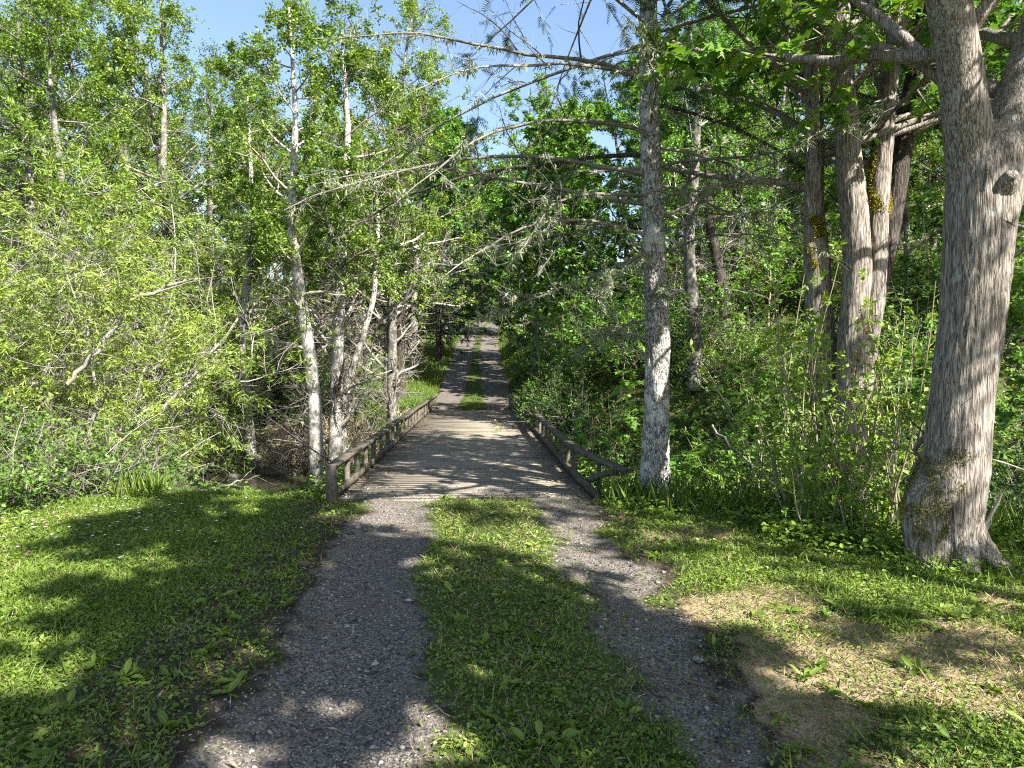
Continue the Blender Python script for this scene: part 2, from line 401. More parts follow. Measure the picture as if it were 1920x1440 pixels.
def covers(x, y):
    """how much of the soil is gravel, turf, straw at a point"""
    s = x - axis_x(y)
    wob = (fbm(x * 1.7, y * 1.7, seed=21) - .5) * .5
    cl, wl = np.interp(y, [2, 4.3, 8.1], [-.74, -.97, -1.36]), np.interp(y, [2, 4.3, 8.1], [.4, .38, .32])
    cr, wr = np.interp(y, [2, 4.3, 8.1], [.92, .8, .55]), np.interp(y, [2, 4.3, 8.1], [.26, .26, .3])
    wob2 = wob * .7 + (fbm(x * 6, y * 6, seed=23) - .5) * .25
    nl = sstep((wl + .28 + wob2 - np.abs(x - cl)) / .5); nr = sstep((wr + .28 + wob2 - np.abs(x - cr)) / .5)
    hs = np.interp(y, [25, 38], [.5, .26]) + (fbm(x * 3, y * 1.2, seed=25) - .5) * .35
    fl = sstep((np.minimum(1.55 + s, -s - hs) + wob * .3 + .08) / .22); fr = sstep((np.minimum(1.6 - s, s - hs + .1) + wob * .3 + .08) / .22)
    gravel = np.where(y < 8.6, np.maximum(nl, nr * np.interp(y, [3, 6], [.62, .85])), np.where(y > 24, np.maximum(fl, fr), 0))
    lip = lip_y(x)
    lawn = np.where(y < lip + .3, 1.0, 0)
    # bare brown fringe left of the left rut, thin turf right of the track
    fringe = np.maximum(sstep((.85 + wob - np.abs(x - (cl - .8))) / .7), .8 * sstep((.5 + wob - np.abs(x - (cr + .5))) / .5)) * (y > 2.6) * (y < 8.8)
    straw = np.where((x > 1.1) & (y < lip + .4), sstep((fbm(x * 1.1, y * 1.1, seed=5) - .44) / .2), 0)
    straw = np.maximum(straw, np.where((y > 15) & (x < -2.5) & (y < 21), .8, 0))
    straw = np.maximum(straw, np.where((s > 1.5) & (y > 15), .4 * sstep((fbm(x * .5, y * .5, seed=6) - .45) / .15), 0))
    turf = np.where(y < lip + .3, (1 - .75 * straw) * (1 - .68 * fringe), 0)
    turf = np.where((y > 24) & (np.abs(s) < 7), .95, turf)
    turf = np.where((y > lip + .5) & (s > 1.6) & (s < 30), .62, turf)
    return gravel, turf * (1 - gravel), straw * (1 - gravel)

def axis_coords(lo, hi, c, step, g):
    a = [c]; d = step
    while a[-1] < hi: a.append(a[-1] + d); d *= g
    b = [c]; d = step
    while b[-1] > lo: b.append(b[-1] - d); d *= g
    return np.array(sorted(set(a + b)))
xs = np.concatenate([axis_coords(-260, -5, -6, .12, 1.07)[:-1], np.arange(-5.0, 5.0, .07), axis_coords(5, 260, 5, .08, 1.07)])
xs = np.unique(np.round(xs, 4)); xs = xs[np.concatenate([[True], np.diff(xs) > .03])]
ys = np.concatenate([axis_coords(-60, 1.9, 1.9, .1, 1.12)[:-1], np.arange(1.9, 10, .07), axis_coords(10, 330, 10, .09, 1.018)])
ys = np.unique(np.round(ys, 4)); ys = ys[np.concatenate([[True], np.diff(ys) > .03])]
GX, GY = np.meshgrid(xs, ys)
GZ = height(GX, GY)
gv, tf_, st_ = covers(GX, GY)
V = np.stack([GX, GY, GZ], -1).reshape(-1, 3)
F = quadgrid(len(ys), len(xs), False)
fg = gv.ravel()[F].mean(1) > .5
def sub_mesh(name, sel):
    f = F[sel]; u, inv = np.unique(f, return_inverse=True)
    return MB().add(V[u], inv.reshape(-1, 4)).build(name, M['ground'], smooth=True,
        attrs={'gravel': gv.ravel()[u], 'turf': tf_.ravel()[u], 'straw': st_.ravel()[u]})
tag(sub_mesh('ground', ~fg), kind='structure')
tag(sub_mesh('gravel_track', fg), kind='structure')
cx = np.linspace(-40, 40, 81)
cyy = creek_y(cx)
wv = np.concatenate([np.stack([cx, cyy - 2.6, np.full(81, -1.13)], -1), np.stack([cx, cyy + 3.6, np.full(81, -1.13)], -1)])
tag(MB().add(wv, np.stack([np.arange(80), np.arange(1, 81), np.arange(82, 162), np.arange(81, 161)], -1)).build('creek_water', M['water']), kind='structure')

def px(p, D):                       # sideways metres at a depth
    return (p - 960) / FPX * D
def gz(x, y):
    return float(height(np.array([x]), np.array([y]))[0])

# ------------------------------------------------------------------ bridge
bridge = thing('wooden_bridge', 'low weathered plank bridge with short wooden rails crossing the creek', 'bridge', (float(axis_x(8.1)), 8.1, 0))
BY = math.atan(.0484)
bridge.rotation_euler = (0, 0, BY)
rng = np.random.default_rng(5)
BL = 16.4
mb = MB(); n = int(BL / .148); yy = (np.arange(n) + .5) * .148
boxes(mb, np.stack([rng.normal(0, .012, n), yy, -.04 + rng.normal(0, .0012, n)], -1),
      np.stack([np.full(n, 3.22) + rng.normal(0, .02, n), np.full(n, .1462), np.full(n, .075)], -1), rng.normal(0, .002, n))
mb.build('deck', M['deck'], bridge)
for xo in (-1.2, -.4, .4, 1.2):
    mb = MB(); boxes(mb, [[xo, BL / 2, -.225]], [[.2, BL, .29]]); mb.build('beam', M['rail'], bridge)
mb = MB(); boxes(mb, [[0, -.02, -.36]], [[3.6, .25, .55]]); mb.build('abutment', M['rail'], bridge)
mb = MB(); boxes(mb, [[0, BL + .02, -.36]], [[3.6, .25, .55]]); mb.build('abutment', M['rail'], bridge)

def board(mb, pts, w, h):
    """a bent board: rectangular section swept along pts"""
    P = np.asarray(pts, float); T = np.gradient(P, axis=0); T = norm(T)
    A = norm(np.cross(T, UP)); B = np.cross(A, T)
    q = np.array([[-1, -1], [1, -1], [1, 1], [-1, 1]]) * .5
    Vv = P[:, None] + A[:, None] * (q[:, 0] * w)[None, :, None] + B[:, None] * (q[:, 1] * h)[None, :, None]
    nn = len(P)
    mb.add(Vv, [quadgrid(nn, 4, True), np.array([[0, 1, 2, 3], [4 * nn - 1, 4 * nn - 2, 4 * nn - 3, 4 * nn - 4]])])

def railing(side):
    R = bpy.data.objects.new('railing', None); COL.objects.link(R); R.parent = bridge
    x0 = side * 1.56; y1 = 20.6
    if side > 0:
        R['label'] = 'right rail, its near end sprung outward and sagging'
        pts = [(1.56 + .46 * max(0, (1.9 - t) / 1.75) ** 1.7, t, .41 - .12 * max(0, (1.9 - t) / 1.75) ** 1.5) for t in np.arange(.15, 2.2, .22)] + [(1.56, t, .41 + .01 * math.sin(t)) for t in np.arange(2.6, y1, .9)]
    else:
        R['label'] = 'straight left rail with a thick end post'
        pts = [(-1.56, t, .4 + .012 * math.sin(t * 1.3)) for t in np.arange(-.02, y1, .9)]
    mb = MB(); board(mb, pts, .135, .045); mb.build('top_rail', M['rail'], R)
    mb = MB(); board(mb, [(x0 - side * .03 if t > 1 else x0 + .02, t, .05 + max(0, t - 17) * .01) for t in np.arange(.15 if side < 0 else -.1, y1, 1.2)], .055, .1); mb.build('kerb_timber', M['rail'], R)
    ys_ = np.arange(.85, y1 - .3, .82)
    rg = np.random.default_rng(3 + (side > 0))
    for k, y in enumerate(ys_):
        y = y + rg.normal(0, .06)
        w, d = ((.06, .13) if k % 2 else (.055, .065))
        xx = x0 + side * .0
        z0 = -.35
        if side > 0 and y < 1.8: xx = 1.56 + .46 * ((1.9 - y) / 1.75) ** 1.7
        ztop = .372 if y > 1.7 else .34
        mb = MB(); boxes(mb, [[xx, y, (ztop + z0) / 2]], [[w, d, ztop - z0]], np.array([rg.normal(0, .06)])); mb.build('post', M['rail'], R)
    if side < 0:
        mb = MB(); boxes(mb, [[x0, 0, .02]], [[.115, .14, .82]]); mb.build('end_post', M['rail'], R)
    else:
        mb = MB(); board(mb, [(1.62, .95, .05), (1.75, .72, .16), (1.93, .4, .25)], .035, .075); mb.build('brace', M['rail'], R)
    return R
railing(-1); railing(1)

# ------------------------------------------------------------------ plant builders: each returns a thing with its parts
def finish(root, wood, leaf, mw, ml, smooth_wood=True, dead=None):
    if wood is not None and wood.n: wood.build('trunk', mw, root, smooth_wood)
    if dead is not None and dead.n: dead.build('twigs', M['dead'], root)
    if leaf is not None and leaf.n: leaf.build('crown', ml, root)
    return root

def trunk_line(H, n, lean, wob, rng, r0, r1, flare=0.0):
    P = march(np.zeros((1, 3)), norm(np.array([[lean[0], lean[1], 1.0]])), np.array([H]), n, (0, 0, .05), wob, rng)
    t = np.linspace(0, 1, n)
    R = (r0 * (1 - t) ** .8 + r1)[None] * (1 + flare * np.exp(-t * 30))
    return P, R

def alder(seed, H=12, r0=.15, lean=(.03, 0), limbs=34, leaf=14, dead_to=.3, lm='alder', bark='bark_grey', size=(.05, .085), tmpl=OVAL, lenk=2.6, subs=7, tw=6, t0=.06, clump=.45):
    rng = np.random.default_rng(seed); w, d, c = MB(), MB(), MB()
    P, R = trunk_line(H, 18, lean, .035, rng, r0, .012, .25)
    tubes(w, P, R, 12)
    B, S, t, _ = spawn(P, R, limbs, t0, .98, 66, 12, lambda t, i: .5 + lenk * (1 - t) ** .7 * np.minimum(1, .55 + t * 1.6), 8, .05, .1, .42, rng, .004)
    live = t > dead_to
    tubes(w, B[live], S[live], 6); tubes(d, B[~live], S[~live], 5)
    B2, S2, t2, i2 = spawn(B, S, subs, .2, 1, 48, 12, lambda t, i: .3 + .75 * (1 - t), 5, .02, .13, .5, rng, .0025, flat=.5)
    l2 = live[i2]; tubes(w, B2[l2], S2[l2], 4); tubes(d, B2[~l2], S2[~l2], 4)
    B3, S3, t3, i3 = spawn(B2, S2, tw, .15, 1, 45, 15, lambda t, i: np.full(len(t), .28), 4, .0, .15, .6, rng, .0016, flat=.4)
    l3 = l2[i3] | (rng.random(len(i3)) < .06)
    tubes(w, B3[l3], S3[l3], 3); nd = (~l3) & (rng.random(len(i3)) < .75); tubes(d, B3[nd], S3[nd], 3)
    leafy(c, B3, leaf, *size, tmpl, rng, jit=.035, keep=l3, clump=clump)
    return w, d, c, M[bark], M[lm]

def willow(seed, H=6.5, stems=7, limbs=13, subs=5, tw=3, leaf=21, lm='willow', size=(.07, .115), spread=.45, tmpl=LANCE, r0=.05, clear=.22):
    rng = np.random.default_rng(seed); w, c = MB(), MB()
    a = rng.uniform(0, 6.28, stems)
    d0 = norm(np.stack([np.cos(a) * spread, np.sin(a) * spread, np.ones(stems)], -1) + .12 * rng.standard_normal((stems, 3)))
    p0 = np.stack([np.cos(a) * .25, np.sin(a) * .25, np.full(stems, -.15)], -1)
    P = march(p0, d0, H * rng.uniform(.75, 1.1, stems), 14, (0, 0, .01), .1, rng)
    R = r0 * rng.uniform(.6, 1.2, stems)[:, None] * np.linspace(1, .15, 14)[None]
    tubes(w, P, R, 8)
    B, S, t, _ = spawn(P, R, limbs, clear, 1, 52, 14, lambda t, i: .6 + 1.7 * (1 - t) , 8, .03, .16, .5, rng, .007)
    tubes(w, B, S, 5)
    B2, S2, t2, _ = spawn(B, S, subs, .15, 1, 48, 14, lambda t, i: np.full(len(t), .75), 5, .0, .16, .5, rng, .0042)
    tubes(w, B2, S2, 4)
    B3, S3, t3, _ = spawn(B2, S2, tw, .1, 1, 42, 15, lambda t, i: np.full(len(t), .42), 4, -.03, .12, .6, rng, .0025)
    tubes(w, B3, S3, 3)
    leafy(c, B3, leaf, *size, tmpl, rng, t0=.35, jit=.028, droop=.12, tanw=.55, up=.5, clump=.45)
    return w, None, c, M['pale'], M[lm]

def conifer(seed, H=17, r0=.22, boughs=95, t0=.12, lm='needle'):
    rng = np.random.default_rng(seed); w, c = MB(), MB()
    P, R = trunk_line(H, 18, (0, 0), .008, rng, r0, .015, .2)
    tubes(w, P, R, 10)
    B, S, t, _ = spawn(P, R, boughs, t0, .99, 84, 8, lambda t, i: .4 + 3.6 * (1 - t) ** .8, 8, -.05, .05, .25, rng, .006)
    tubes(w, B, S, 5)
    B2, S2, t2, _ = spawn(B, S, 11, .12, 1, 55, 10, lambda t, i: .25 + .8 * (1 - t), 5, -.09, .08, .5, rng, .003, flat=.85)
    tubes(w, B2, S2, 3)
    leafy(c, B2, 9, .16, .3, SPRAY, rng, clump=.3, t0=.1, droop=.3, jit=.02, up=1.5, tanw=1.6)
    return w, None, c, M['bark_dark'], M[lm]

def shrub(seed, H=1.5, canes=22, tw=7, leaf=7, lm='shrub', size=(.04, .075), tmpl=OVAL, spread=.9, wood='twig', dz=-.07, sub=3):
    rng = np.random.default_rng(seed); w, c = MB(), MB()
    a = rng.uniform(0, 6.28, canes)
    d0 = norm(np.stack([np.cos(a), np.sin(a), np.zeros(canes)], -1) * rng.uniform(.1, spread, canes)[:, None] + UP)
    p0 = np.stack([np.cos(a), np.sin(a), np.zeros(canes)], -1) * rng.uniform(.02, .35, canes)[:, None] * H * .5 - UP * .1
    P = march(p0, d0, H * rng.uniform(.7, 1.4, canes), 9, (0, 0, dz), .1, rng)
    R = .009 * np.sqrt(H) * np.linspace(1, .3, 9)[None] * rng.uniform(.6, 1.2, canes)[:, None]
    tubes(w, P, R, 4)
    B, S, t, _ = spawn(P, R, tw, .15, 1, 55, 15, lambda t, i: np.full(len(t), .32 * H), 5, .0, .15, .6, rng, .0022)
    tubes(w, B, S, 3)
    B2, S2, t2, _ = spawn(B, S, sub, .2, 1, 50, 15, lambda t, i: np.full(len(t), .15 * H), 3, .0, .1, .6, rng, .0015)
    tubes(w, B2, S2, 3)
    if leaf: leafy(c, B2, leaf, *size, tmpl, rng, jit=.02 * H, droop=.15, up=1.1)
    return w, None, c, M[wood], M[lm]

def shoots(seed, H=2.6, stems=7, tw=9, leaf=9, lm='bright', size=(.045, .085), spread=.3):
    rng = np.random.default_rng(seed); w, c = MB(), MB()
    a = rng.uniform(0, 6.28, stems)
    d0 = norm(np.stack([np.cos(a), np.sin(a), np.zeros(stems)], -1) * rng.uniform(0, spread, stems)[:, None] + UP)
    p0 = np.stack([np.cos(a), np.sin(a), np.zeros(stems)], -1) * rng.uniform(.02, .22, stems)[:, None] - UP * .1
    P = march(p0, d0, H * rng.uniform(.5, 1.15, stems), 12, (0, 0, .01), .06, rng)
    R = rng.uniform(.006, .014, stems)[:, None] * np.linspace(1, .3, 12)[None]
    tubes(w, P, R, 5)
    B, S, t, _ = spawn(P, R, tw, .2, 1, 50, 12, lambda t, i: np.full(len(t), .22), 4, .03, .1, .5, rng, .0018)
    tubes(w, B, S, 3)
    leafy(c, B, leaf, *size, OVAL, rng, t0=.45, jit=.02, droop=.0, up=1.0, clump=0)
    return w, None, c, M['shoot'], M[lm]

def sapling(seed, H=3.0, limbs=15, tw=4, leaf=7, size=(.1, .2), lm='maple', r0=.02):
    rng = np.random.default_rng(seed); w, c = MB(), MB()
    P, R = trunk_line(H, 10, (.05, .02), .06, rng, r0, .004)
    tubes(w, P, R, 6)
    B, S, t, _ = spawn(P, R, limbs, .15, 1, 68, 12, lambda t, i: .35 + H * .28 * (1 - t * .6), 6, .02, .08, .5, rng, .003)
    tubes(w, B, S, 4)
    B2, S2, t2, _ = spawn(B, S, tw, .25, 1, 50, 12, lambda t, i: np.full(len(t), .28), 4, .0, .08, .6, rng, .002, flat=.6)
    tubes(w, B2, S2, 3)
    leafy(c, B2, leaf, *size, MAPLE, rng, t0=.3, jit=.03, droop=.35, up=2.2, tanw=.7)
    return w, None, c, M['shoot'], M[lm]

def fern(seed, H=.7):
    rng = np.random.default_rng(seed); c = MB(); k = 16
    a = np.arange(k) / k * 6.28 + rng.normal(0, .2, k)
    P = march(np.zeros((k, 3)), norm(np.stack([np.cos(a), np.sin(a), rng.uniform(.7, 1.6, k)], -1)), H * rng.uniform(.8, 1.3, k), 9, (0, 0, -.14), .03, rng)
    tubes(c, P, np.full((k, 9), .003), 3)
    for s in (-1, 1):
        idx = np.repeat(np.arange(k), 22); t = np.tile(np.linspace(.15, 1, 22), k)
        pos, tan = along(P, idx, t); side = norm(np.cross(tan, UP)) * s
        put_leaves(c, pos, norm(side + .35 * tan), norm(UP + 0 * tan) + .01, .17 * H * 1.4 * np.sin(np.pi * (.12 + .86 * (1 - t))) + .01, (LANCE[0] * np.array([1.3, 1, .3]), LANCE[1]))
    return None, None, c, None, M['dark']

PROTO = {}
def proto(key, name, builder):
    """builds a kind once; the first placing uses it, later ones copy it"""
    PROTO[key] = [name, builder, None]
def place(key, x, y, label, cat, group=None, s=1.0, rz=None, z=None, tilt=(0, 0)):
    name, builder, root = PROTO[key]
    if root is None:
        w, d, c, mw, ml = builder()
        root = thing(name, label, cat)
        finish(root, w, c, mw, ml, True, d)
        PROTO[key][2] = root; o = root
    else:
        o = copy_tree(root)
        for k in ('label', 'category', 'group'):
            if k in o: del o[k]
        tag(o, label, cat)
    if group: o['group'] = group
    o.location = (x, y, gz(x, y) - .05 if z is None else z)
    o.rotation_euler = (tilt[0], tilt[1], RNG.uniform(0, 6.28) if rz is None else rz)
    o.scale = (s, s, s)
    return o

proto('alder1', 'alder_tree', lambda: alder(101))
proto('alder2', 'alder_tree', lambda: alder(102, H=13, lenk=3.0, limbs=38))
proto('alderthin', 'slender_tree', lambda: alder(103, H=9, r0=.07, limbs=26, lenk=1.8, subs=6, tw=5, leaf=14, dead_to=.2))
proto('back1', 'broadleaf_tree', lambda: alder(104, H=15, r0=.2, limbs=48, lenk=4.0, subs=8, tw=5, leaf=13, dead_to=.05, size=(.09, .15), t0=.04))
proto('back2', 'broadleaf_tree', lambda: alder(105, H=13, r0=.17, limbs=46, lenk=4.4, subs=8, tw=5, leaf=13, dead_to=.05, size=(.09, .14), t0=.03, lm='maple'))
proto('backmaple', 'maple_tree', lambda: alder(106, H=11, r0=.15, limbs=34, lenk=3.6, subs=6, tw=4, leaf=10, dead_to=.05, size=(.12, .2), t0=.05, lm='maple', tmpl=MAPLE))
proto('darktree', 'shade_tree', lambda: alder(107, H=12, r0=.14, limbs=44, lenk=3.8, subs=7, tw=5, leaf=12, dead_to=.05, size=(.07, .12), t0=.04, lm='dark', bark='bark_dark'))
proto('willow1', 'willow_bush', lambda: willow(201))
proto('willow2', 'willow_bush', lambda: willow(202, H=5.5, stems=9, spread=.6, limbs=12))
proto('willow3', 'willow_bush', lambda: willow(203, H=7.5, stems=6, spread=.35, limbs=15))
proto('conifer1', 'fir_tree', lambda: conifer(301))
proto('conifer2', 'fir_tree', lambda: conifer(302, H=14, boughs=85, t0=.05))
proto('shrub1', 'shrub', lambda: shrub(401))
proto('shrub2', 'shrub', lambda: shrub(402, H=1.2, canes=28, lm='maple'))
proto('shrub3', 'shrub', lambda: shrub(403, H=1.8, canes=26, lm='bright', leaf=8))
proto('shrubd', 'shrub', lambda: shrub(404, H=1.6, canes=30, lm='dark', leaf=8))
proto('bramble', 'bramble_bush', lambda: shrub(405, H=1.3, canes=34, lm='shrub', leaf=6, size=(.05, .09), dz=-.13, spread=1.3))
proto('deadbush', 'dead_bush', lambda: shrub(406, H=1.5, canes=26, leaf=0, tw=9, sub=4, wood='dead', dz=-.04, spread=1.1))
proto('shoots1', 'leafy_shoots', lambda: shoots(501))
proto('shoots2', 'leafy_shoots', lambda: shoots(502, H=2.0, stems=8, spread=.5))
proto('shoots3', 'leafy_shoots', lambda: shoots(503, H=1.3, stems=11, spread=.5, leaf=8))
proto('sapling1', 'maple_sapling', lambda: sapling(601))
proto('sapling2', 'maple_sapling', lambda: sapling(602, H=1.7, limbs=11, tw=3))
proto('sapling3', 'maple_sapling', lambda: sapling(603, H=4.5, limbs=22, tw=5, r0=.035))
proto('lightmaple', 'maple_tree', lambda: alder(110, H=11, r0=.15, limbs=40, lenk=4.0, subs=7, tw=5, leaf=9, dead_to=.05, size=(.1, .18), t0=.08, lm='bright', tmpl=MAPLE))
proto('overhead', 'shade_tree', lambda: alder(108, H=11, r0=.16, limbs=26, lenk=3.2, subs=7, tw=5, leaf=12, dead_to=.05, size=(.12, .2), t0=.48, lm='maple', bark='bark_grey', clump=.3))
proto('sparse', 'shade_tree', lambda: alder(109, H=11, r0=.16, limbs=22, lenk=3.0, subs=6, tw=4, leaf=6, dead_to=.05, size=(.1, .17), t0=.42, lm='maple', bark='bark_grey'))
proto('fern', 'fern', lambda: fern(701))

# ------------------------------------------------------------------ near trees, sculpted one by one
def pt(p, yy, D):                   # a photo point at a depth, as a place in the scene
    return np.array([px(p, D), D, CAMZ + (685 - yy) / FPX * D])

def sculpt(mb, P, R, rings, sides, lump=.06, lf=2.2, ridge=.05, rf=7, rz=2.0,  seed=0, ends=True):
    P = np.asarray(P, float); R = np.asarray(R, float)
    q = np.concatenate([[0], np.cumsum(np.linalg.norm(np.diff(P, axis=0), axis=1))]); u = np.linspace(0, q[-1], rings)
    C = np.stack([np.interp(u, q, P[:, k]) for k in range(3)], -1); r = np.interp(u, q, R)
    for _ in range(max(2, rings // 14)):
        C[1:-1] = .25 * C[:-2] + .5 * C[1:-1] + .25 * C[2:]; r[1:-1] = .25 * r[:-2] + .5 * r[1:-1] + .25 * r[2:]
    T = norm(np.gradient(C, axis=0)); ref = np.array([0, 1., 0]) if abs(T[:, 2].mean()) > .5 else UP
    A = norm(np.cross(T, ref)); B = np.cross(T, A)
    a = np.arange(sides) / sides * 2 * np.pi
    ca, sa = np.cos(a)[None], np.sin(a)[None]; uu = np.broadcast_to(u[:, None], (rings, sides)) / max(r.mean(), .02)
    tw_ = .35 * np.sin(uu * .35) ; ca, sa = np.cos(a[None] + tw_ * .3), np.sin(a[None] + tw_ * .3)
    k = 1 + lump * 2 * (fbm(ca * lf * .6 + 0 * uu, sa * lf * .6 + 0 * uu, uu * .18 * lf, seed) - .5)
    k = k + ridge * 2 * (np.abs(fbm(ca * rf + 0 * uu, sa * rf + 0 * uu, uu * .12 * rz, seed + 7, 2) - .5) * 2 - .3)
    rad = r[:, None] * k
    ca, sa = np.cos(a)[None], np.sin(a)[None]
    V = C[:, None] + A[:, None] * (ca * rad)[..., None] + B[:, None] * (sa * rad)[..., None]
    F = quadgrid(rings, sides, True)
    fs = [F]
    if ends: fs.append(np.arange(sides)[None] + (rings - 1) * sides)
    mb.add(V, fs)
    return V, np.broadcast_to(norm((V - C[:, None])), V.shape)

def moss_tufts(V, Nn, sel, n, rng, lo=.012, hi=.03, per=1, tm=OVAL):
    v = V.reshape(-1, 3)[sel]; nn = Nn.reshape(-1, 3)[sel]
    i = rng.integers(0, len(v), n)
    mb = MB(); put_leaves(mb, v[i] + .012 * rng.standard_normal((n, 3)), norm(nn[i] + .8 * rng.standard_normal((n, 3))), norm(rng.standard_normal((n, 3))), rng.uniform(lo, hi, n), tm)
    return mb

# the big maple at the right
o0 = pt(1795, 1060, 5.46)
mp = thing('maple_tree', 'big furrowed maple trunk leaning right, forked, with a mossy foot, nearest the track', 'tree', o0)
pp = [(1796, 1100, .25), (1794, 1064, .21), (1788, 1010, .205), (1785, 955, .235), (1793, 880, .235), (1800, 800, .224), (1809, 700, .224), (1820, 590, .23), (1828, 500, .242), (1833, 390, .258), (1840, 330, .262), (1852, 285, .235), (1868, 250, .17)]
mb = MB(); Vt, Nt = sculpt(mb, [pt(a, b, 5.46) - o0 for a, b, _ in pp], [c for *_, c in pp], 420, 150, .07, 2.4, .04, 8.5, 6, 31)
# limbs of the fork
l1 = [(1822, 420, .16), (1815, 330, .175), (1804, 230, .165), (1788, 120, .15), (1760, -20, .15), (1752, -220, .12), (1770, -420, .09), (1740, -700, .04)]
l2 = [(1846, 430, .18), (1866, 330, .2), (1889, 230, .178), (1926, 110, .16), (1968, -40, .15), (1990, -240, .12), (1960, -480, .08), (1980, -760, .04)]
for k, ll in enumerate((l1, l2)):
    sculpt(mb, [pt(a, b, 5.46 + .0006 * (330 - b) * (1 if k else -1)) - o0 for a, b, _ in ll], [c for *_, c in ll], 60, 28, .07, 2.2, .03, 7, .6, 40 + k)
mb.build('trunk', M['bark_maple'], mp, True)
mb = MB()
sculpt(mb, [pt(a, b, 5.42) - o0 for a, b in ((1800, 850), (1772, 900), (1746, 940), (1733, 980), (1738, 1030), (1742, 1075))], [.19, .2, .19, .165, .14, .15], 50, 40, .22, 3, .06, 6, 2, 55)
mb.build('root', M['bark_maple'], mp, True)
rng = np.random.default_rng(61)
mbm = moss_tufts(Vt, Nt, ((Vt.reshape(-1, 3)[:, 0] < -.19) & (Vt.reshape(-1, 3)[:, 2] > .25) & (Vt.reshape(-1, 3)[:, 2] < .62)), 1100, rng)
v0 = mb.V[0]; sel = v0[:, 2] > .22
v0 = v0 + 0; sel = sel & (fbm(v0[:, 0] * 9, v0[:, 1] * 9, v0[:, 2] * 9, 3) > .5) & (v0[:, 0] < -.05); i = rng.choice(np.where(sel)[0], 12000)
put_leaves(mbm, v0[i] + .012 * rng.standard_normal((12000, 3)), norm(np.array([-.3, -.5, .7]) + .8 * rng.standard_normal((12000, 3))), norm(rng.standard_normal((12000, 3))), rng.uniform(.006, .018, 12000), OVAL)
mbm.build('moss', M['moss'], mp)
for q, (a, l_, r_) in enumerate([(-1.75, .34, .1), (-.5, .36, .11), (-2.7, .4, .1)]):
    ca_, sa_ = math.cos(a), math.sin(a); mb = MB()
    pts_ = []
    for f, up_ in ((.3, .34), (.45, .16), (.7, .02), (1.0, -.05), (1.4, -.12)):
        x_, y_ = ca_ * l_ * f, sa_ * l_ * f; pts_.append((x_, y_, gz(o0[0] + x_, o0[1] + y_) - o0[2] + up_))
    sculpt(mb, pts_, [r_ * .8, r_ * 1.0, r_ * .9, r_ * .7, r_ * .4], 34, 20, .3, 3, .08, 5, 3, 300 + q); mb.build('root', M['bark_maple'], mp, True)
mb = MB(); sculpt(mb, [pt(1880, 352, 5.25) - o0, pt(1888, 335, 5.18) - o0, pt(1892, 328, 5.14) - o0], [.085, .065, .035], 14, 20, .1, 2, .06, 5, 2, 77); mb.build('branch_stub', M['bark_maple'], mp, True)
mb = MB(); tubes(mb, np.array([np.linspace(pt(1822, 1010, 5.4), pt(1866, 985, 5.35), 5) - o0]) + rng.normal(0, .006, (1, 5, 3)), np.array([[.04, .032, .026, .022, .018]]), 8)
tubes(mb, np.array([np.linspace(pt(1850, 990, 5.38), pt(1884, 925, 5.3), 5) - o0]) + rng.normal(0, .008, (1, 5, 3)), np.array([[.02, .017, .014, .012, .011]]), 6)
tubes(mb, np.array([np.linspace(pt(1838, 888, 5.5), pt(1862, 780, 5.5), 6) - o0]) + rng.normal(0, .008, (1, 6, 3)), np.array([np.linspace(.013, .006, 6)]), 6)
tubes(mb, np.array([np.linspace(pt(1835, 850, 5.6), pt(1945, 890, 5.6), 6) - o0]) + rng.normal(0, .008, (1, 6, 3)), np.array([np.linspace(.011, .005, 6)]), 6)
mb.build('broken_branch', M['dead'], mp, True)
LP = np.stack([np.stack([np.interp(np.linspace(0, 1, 14), np.linspace(0, 1, len(ll)), [(pt(a, b, 5.46 + .0006 * (330 - b) * (1 if k else -1)) - o0)[c] for a, b, _ in ll]) for c in range(3)], -1) for k, ll in enumerate((l1, l2))])
LR = np.stack([np.interp(np.linspace(0, 1, 14), np.linspace(0, 1, 8), [c for *_, c in ll]) for ll in (l1, l2)])
def crown_from(root, P, R, k, t0, lenk, rng, lm, bark, subs=7, tw=5, leaf=7, size=(.08, .15), tmpl=MAPLE, ang=60, flat=0):
    w_, c_ = MB(), MB()
    B, S, t, _ = spawn(P, R, k, t0, 1, ang, 12, lambda t, i: .8 + lenk * (1 - .5 * t), 9, .01, .09, .4, rng, .008)
    tubes(w_, B, S, 7)
    B2, S2, t2, _ = spawn(B, S, subs, .25, 1, 48, 12, lambda t, i: .4 + .9 * (1 - t), 6, .0, .1, .5, rng, .004, flat=.5); tubes(w_, B2, S2, 5)
    B3, S3, t3, _ = spawn(B2, S2, tw, .2, 1, 45, 12, lambda t, i: np.full(len(t), .35), 4, .0, .1, .6, rng, .002, flat=.5); tubes(w_, B3, S3, 3)
    leafy(c_, B3, leaf, *size, tmpl, rng, droop=.35, up=1.6, jit=.03)
    w_.build('branches', bark, root, True); c_.build('crown', lm, root)
crown_from(mp, LP, LR, 10, .3, 2.9, np.random.default_rng(63), M['maple'], M['bark_maple'])

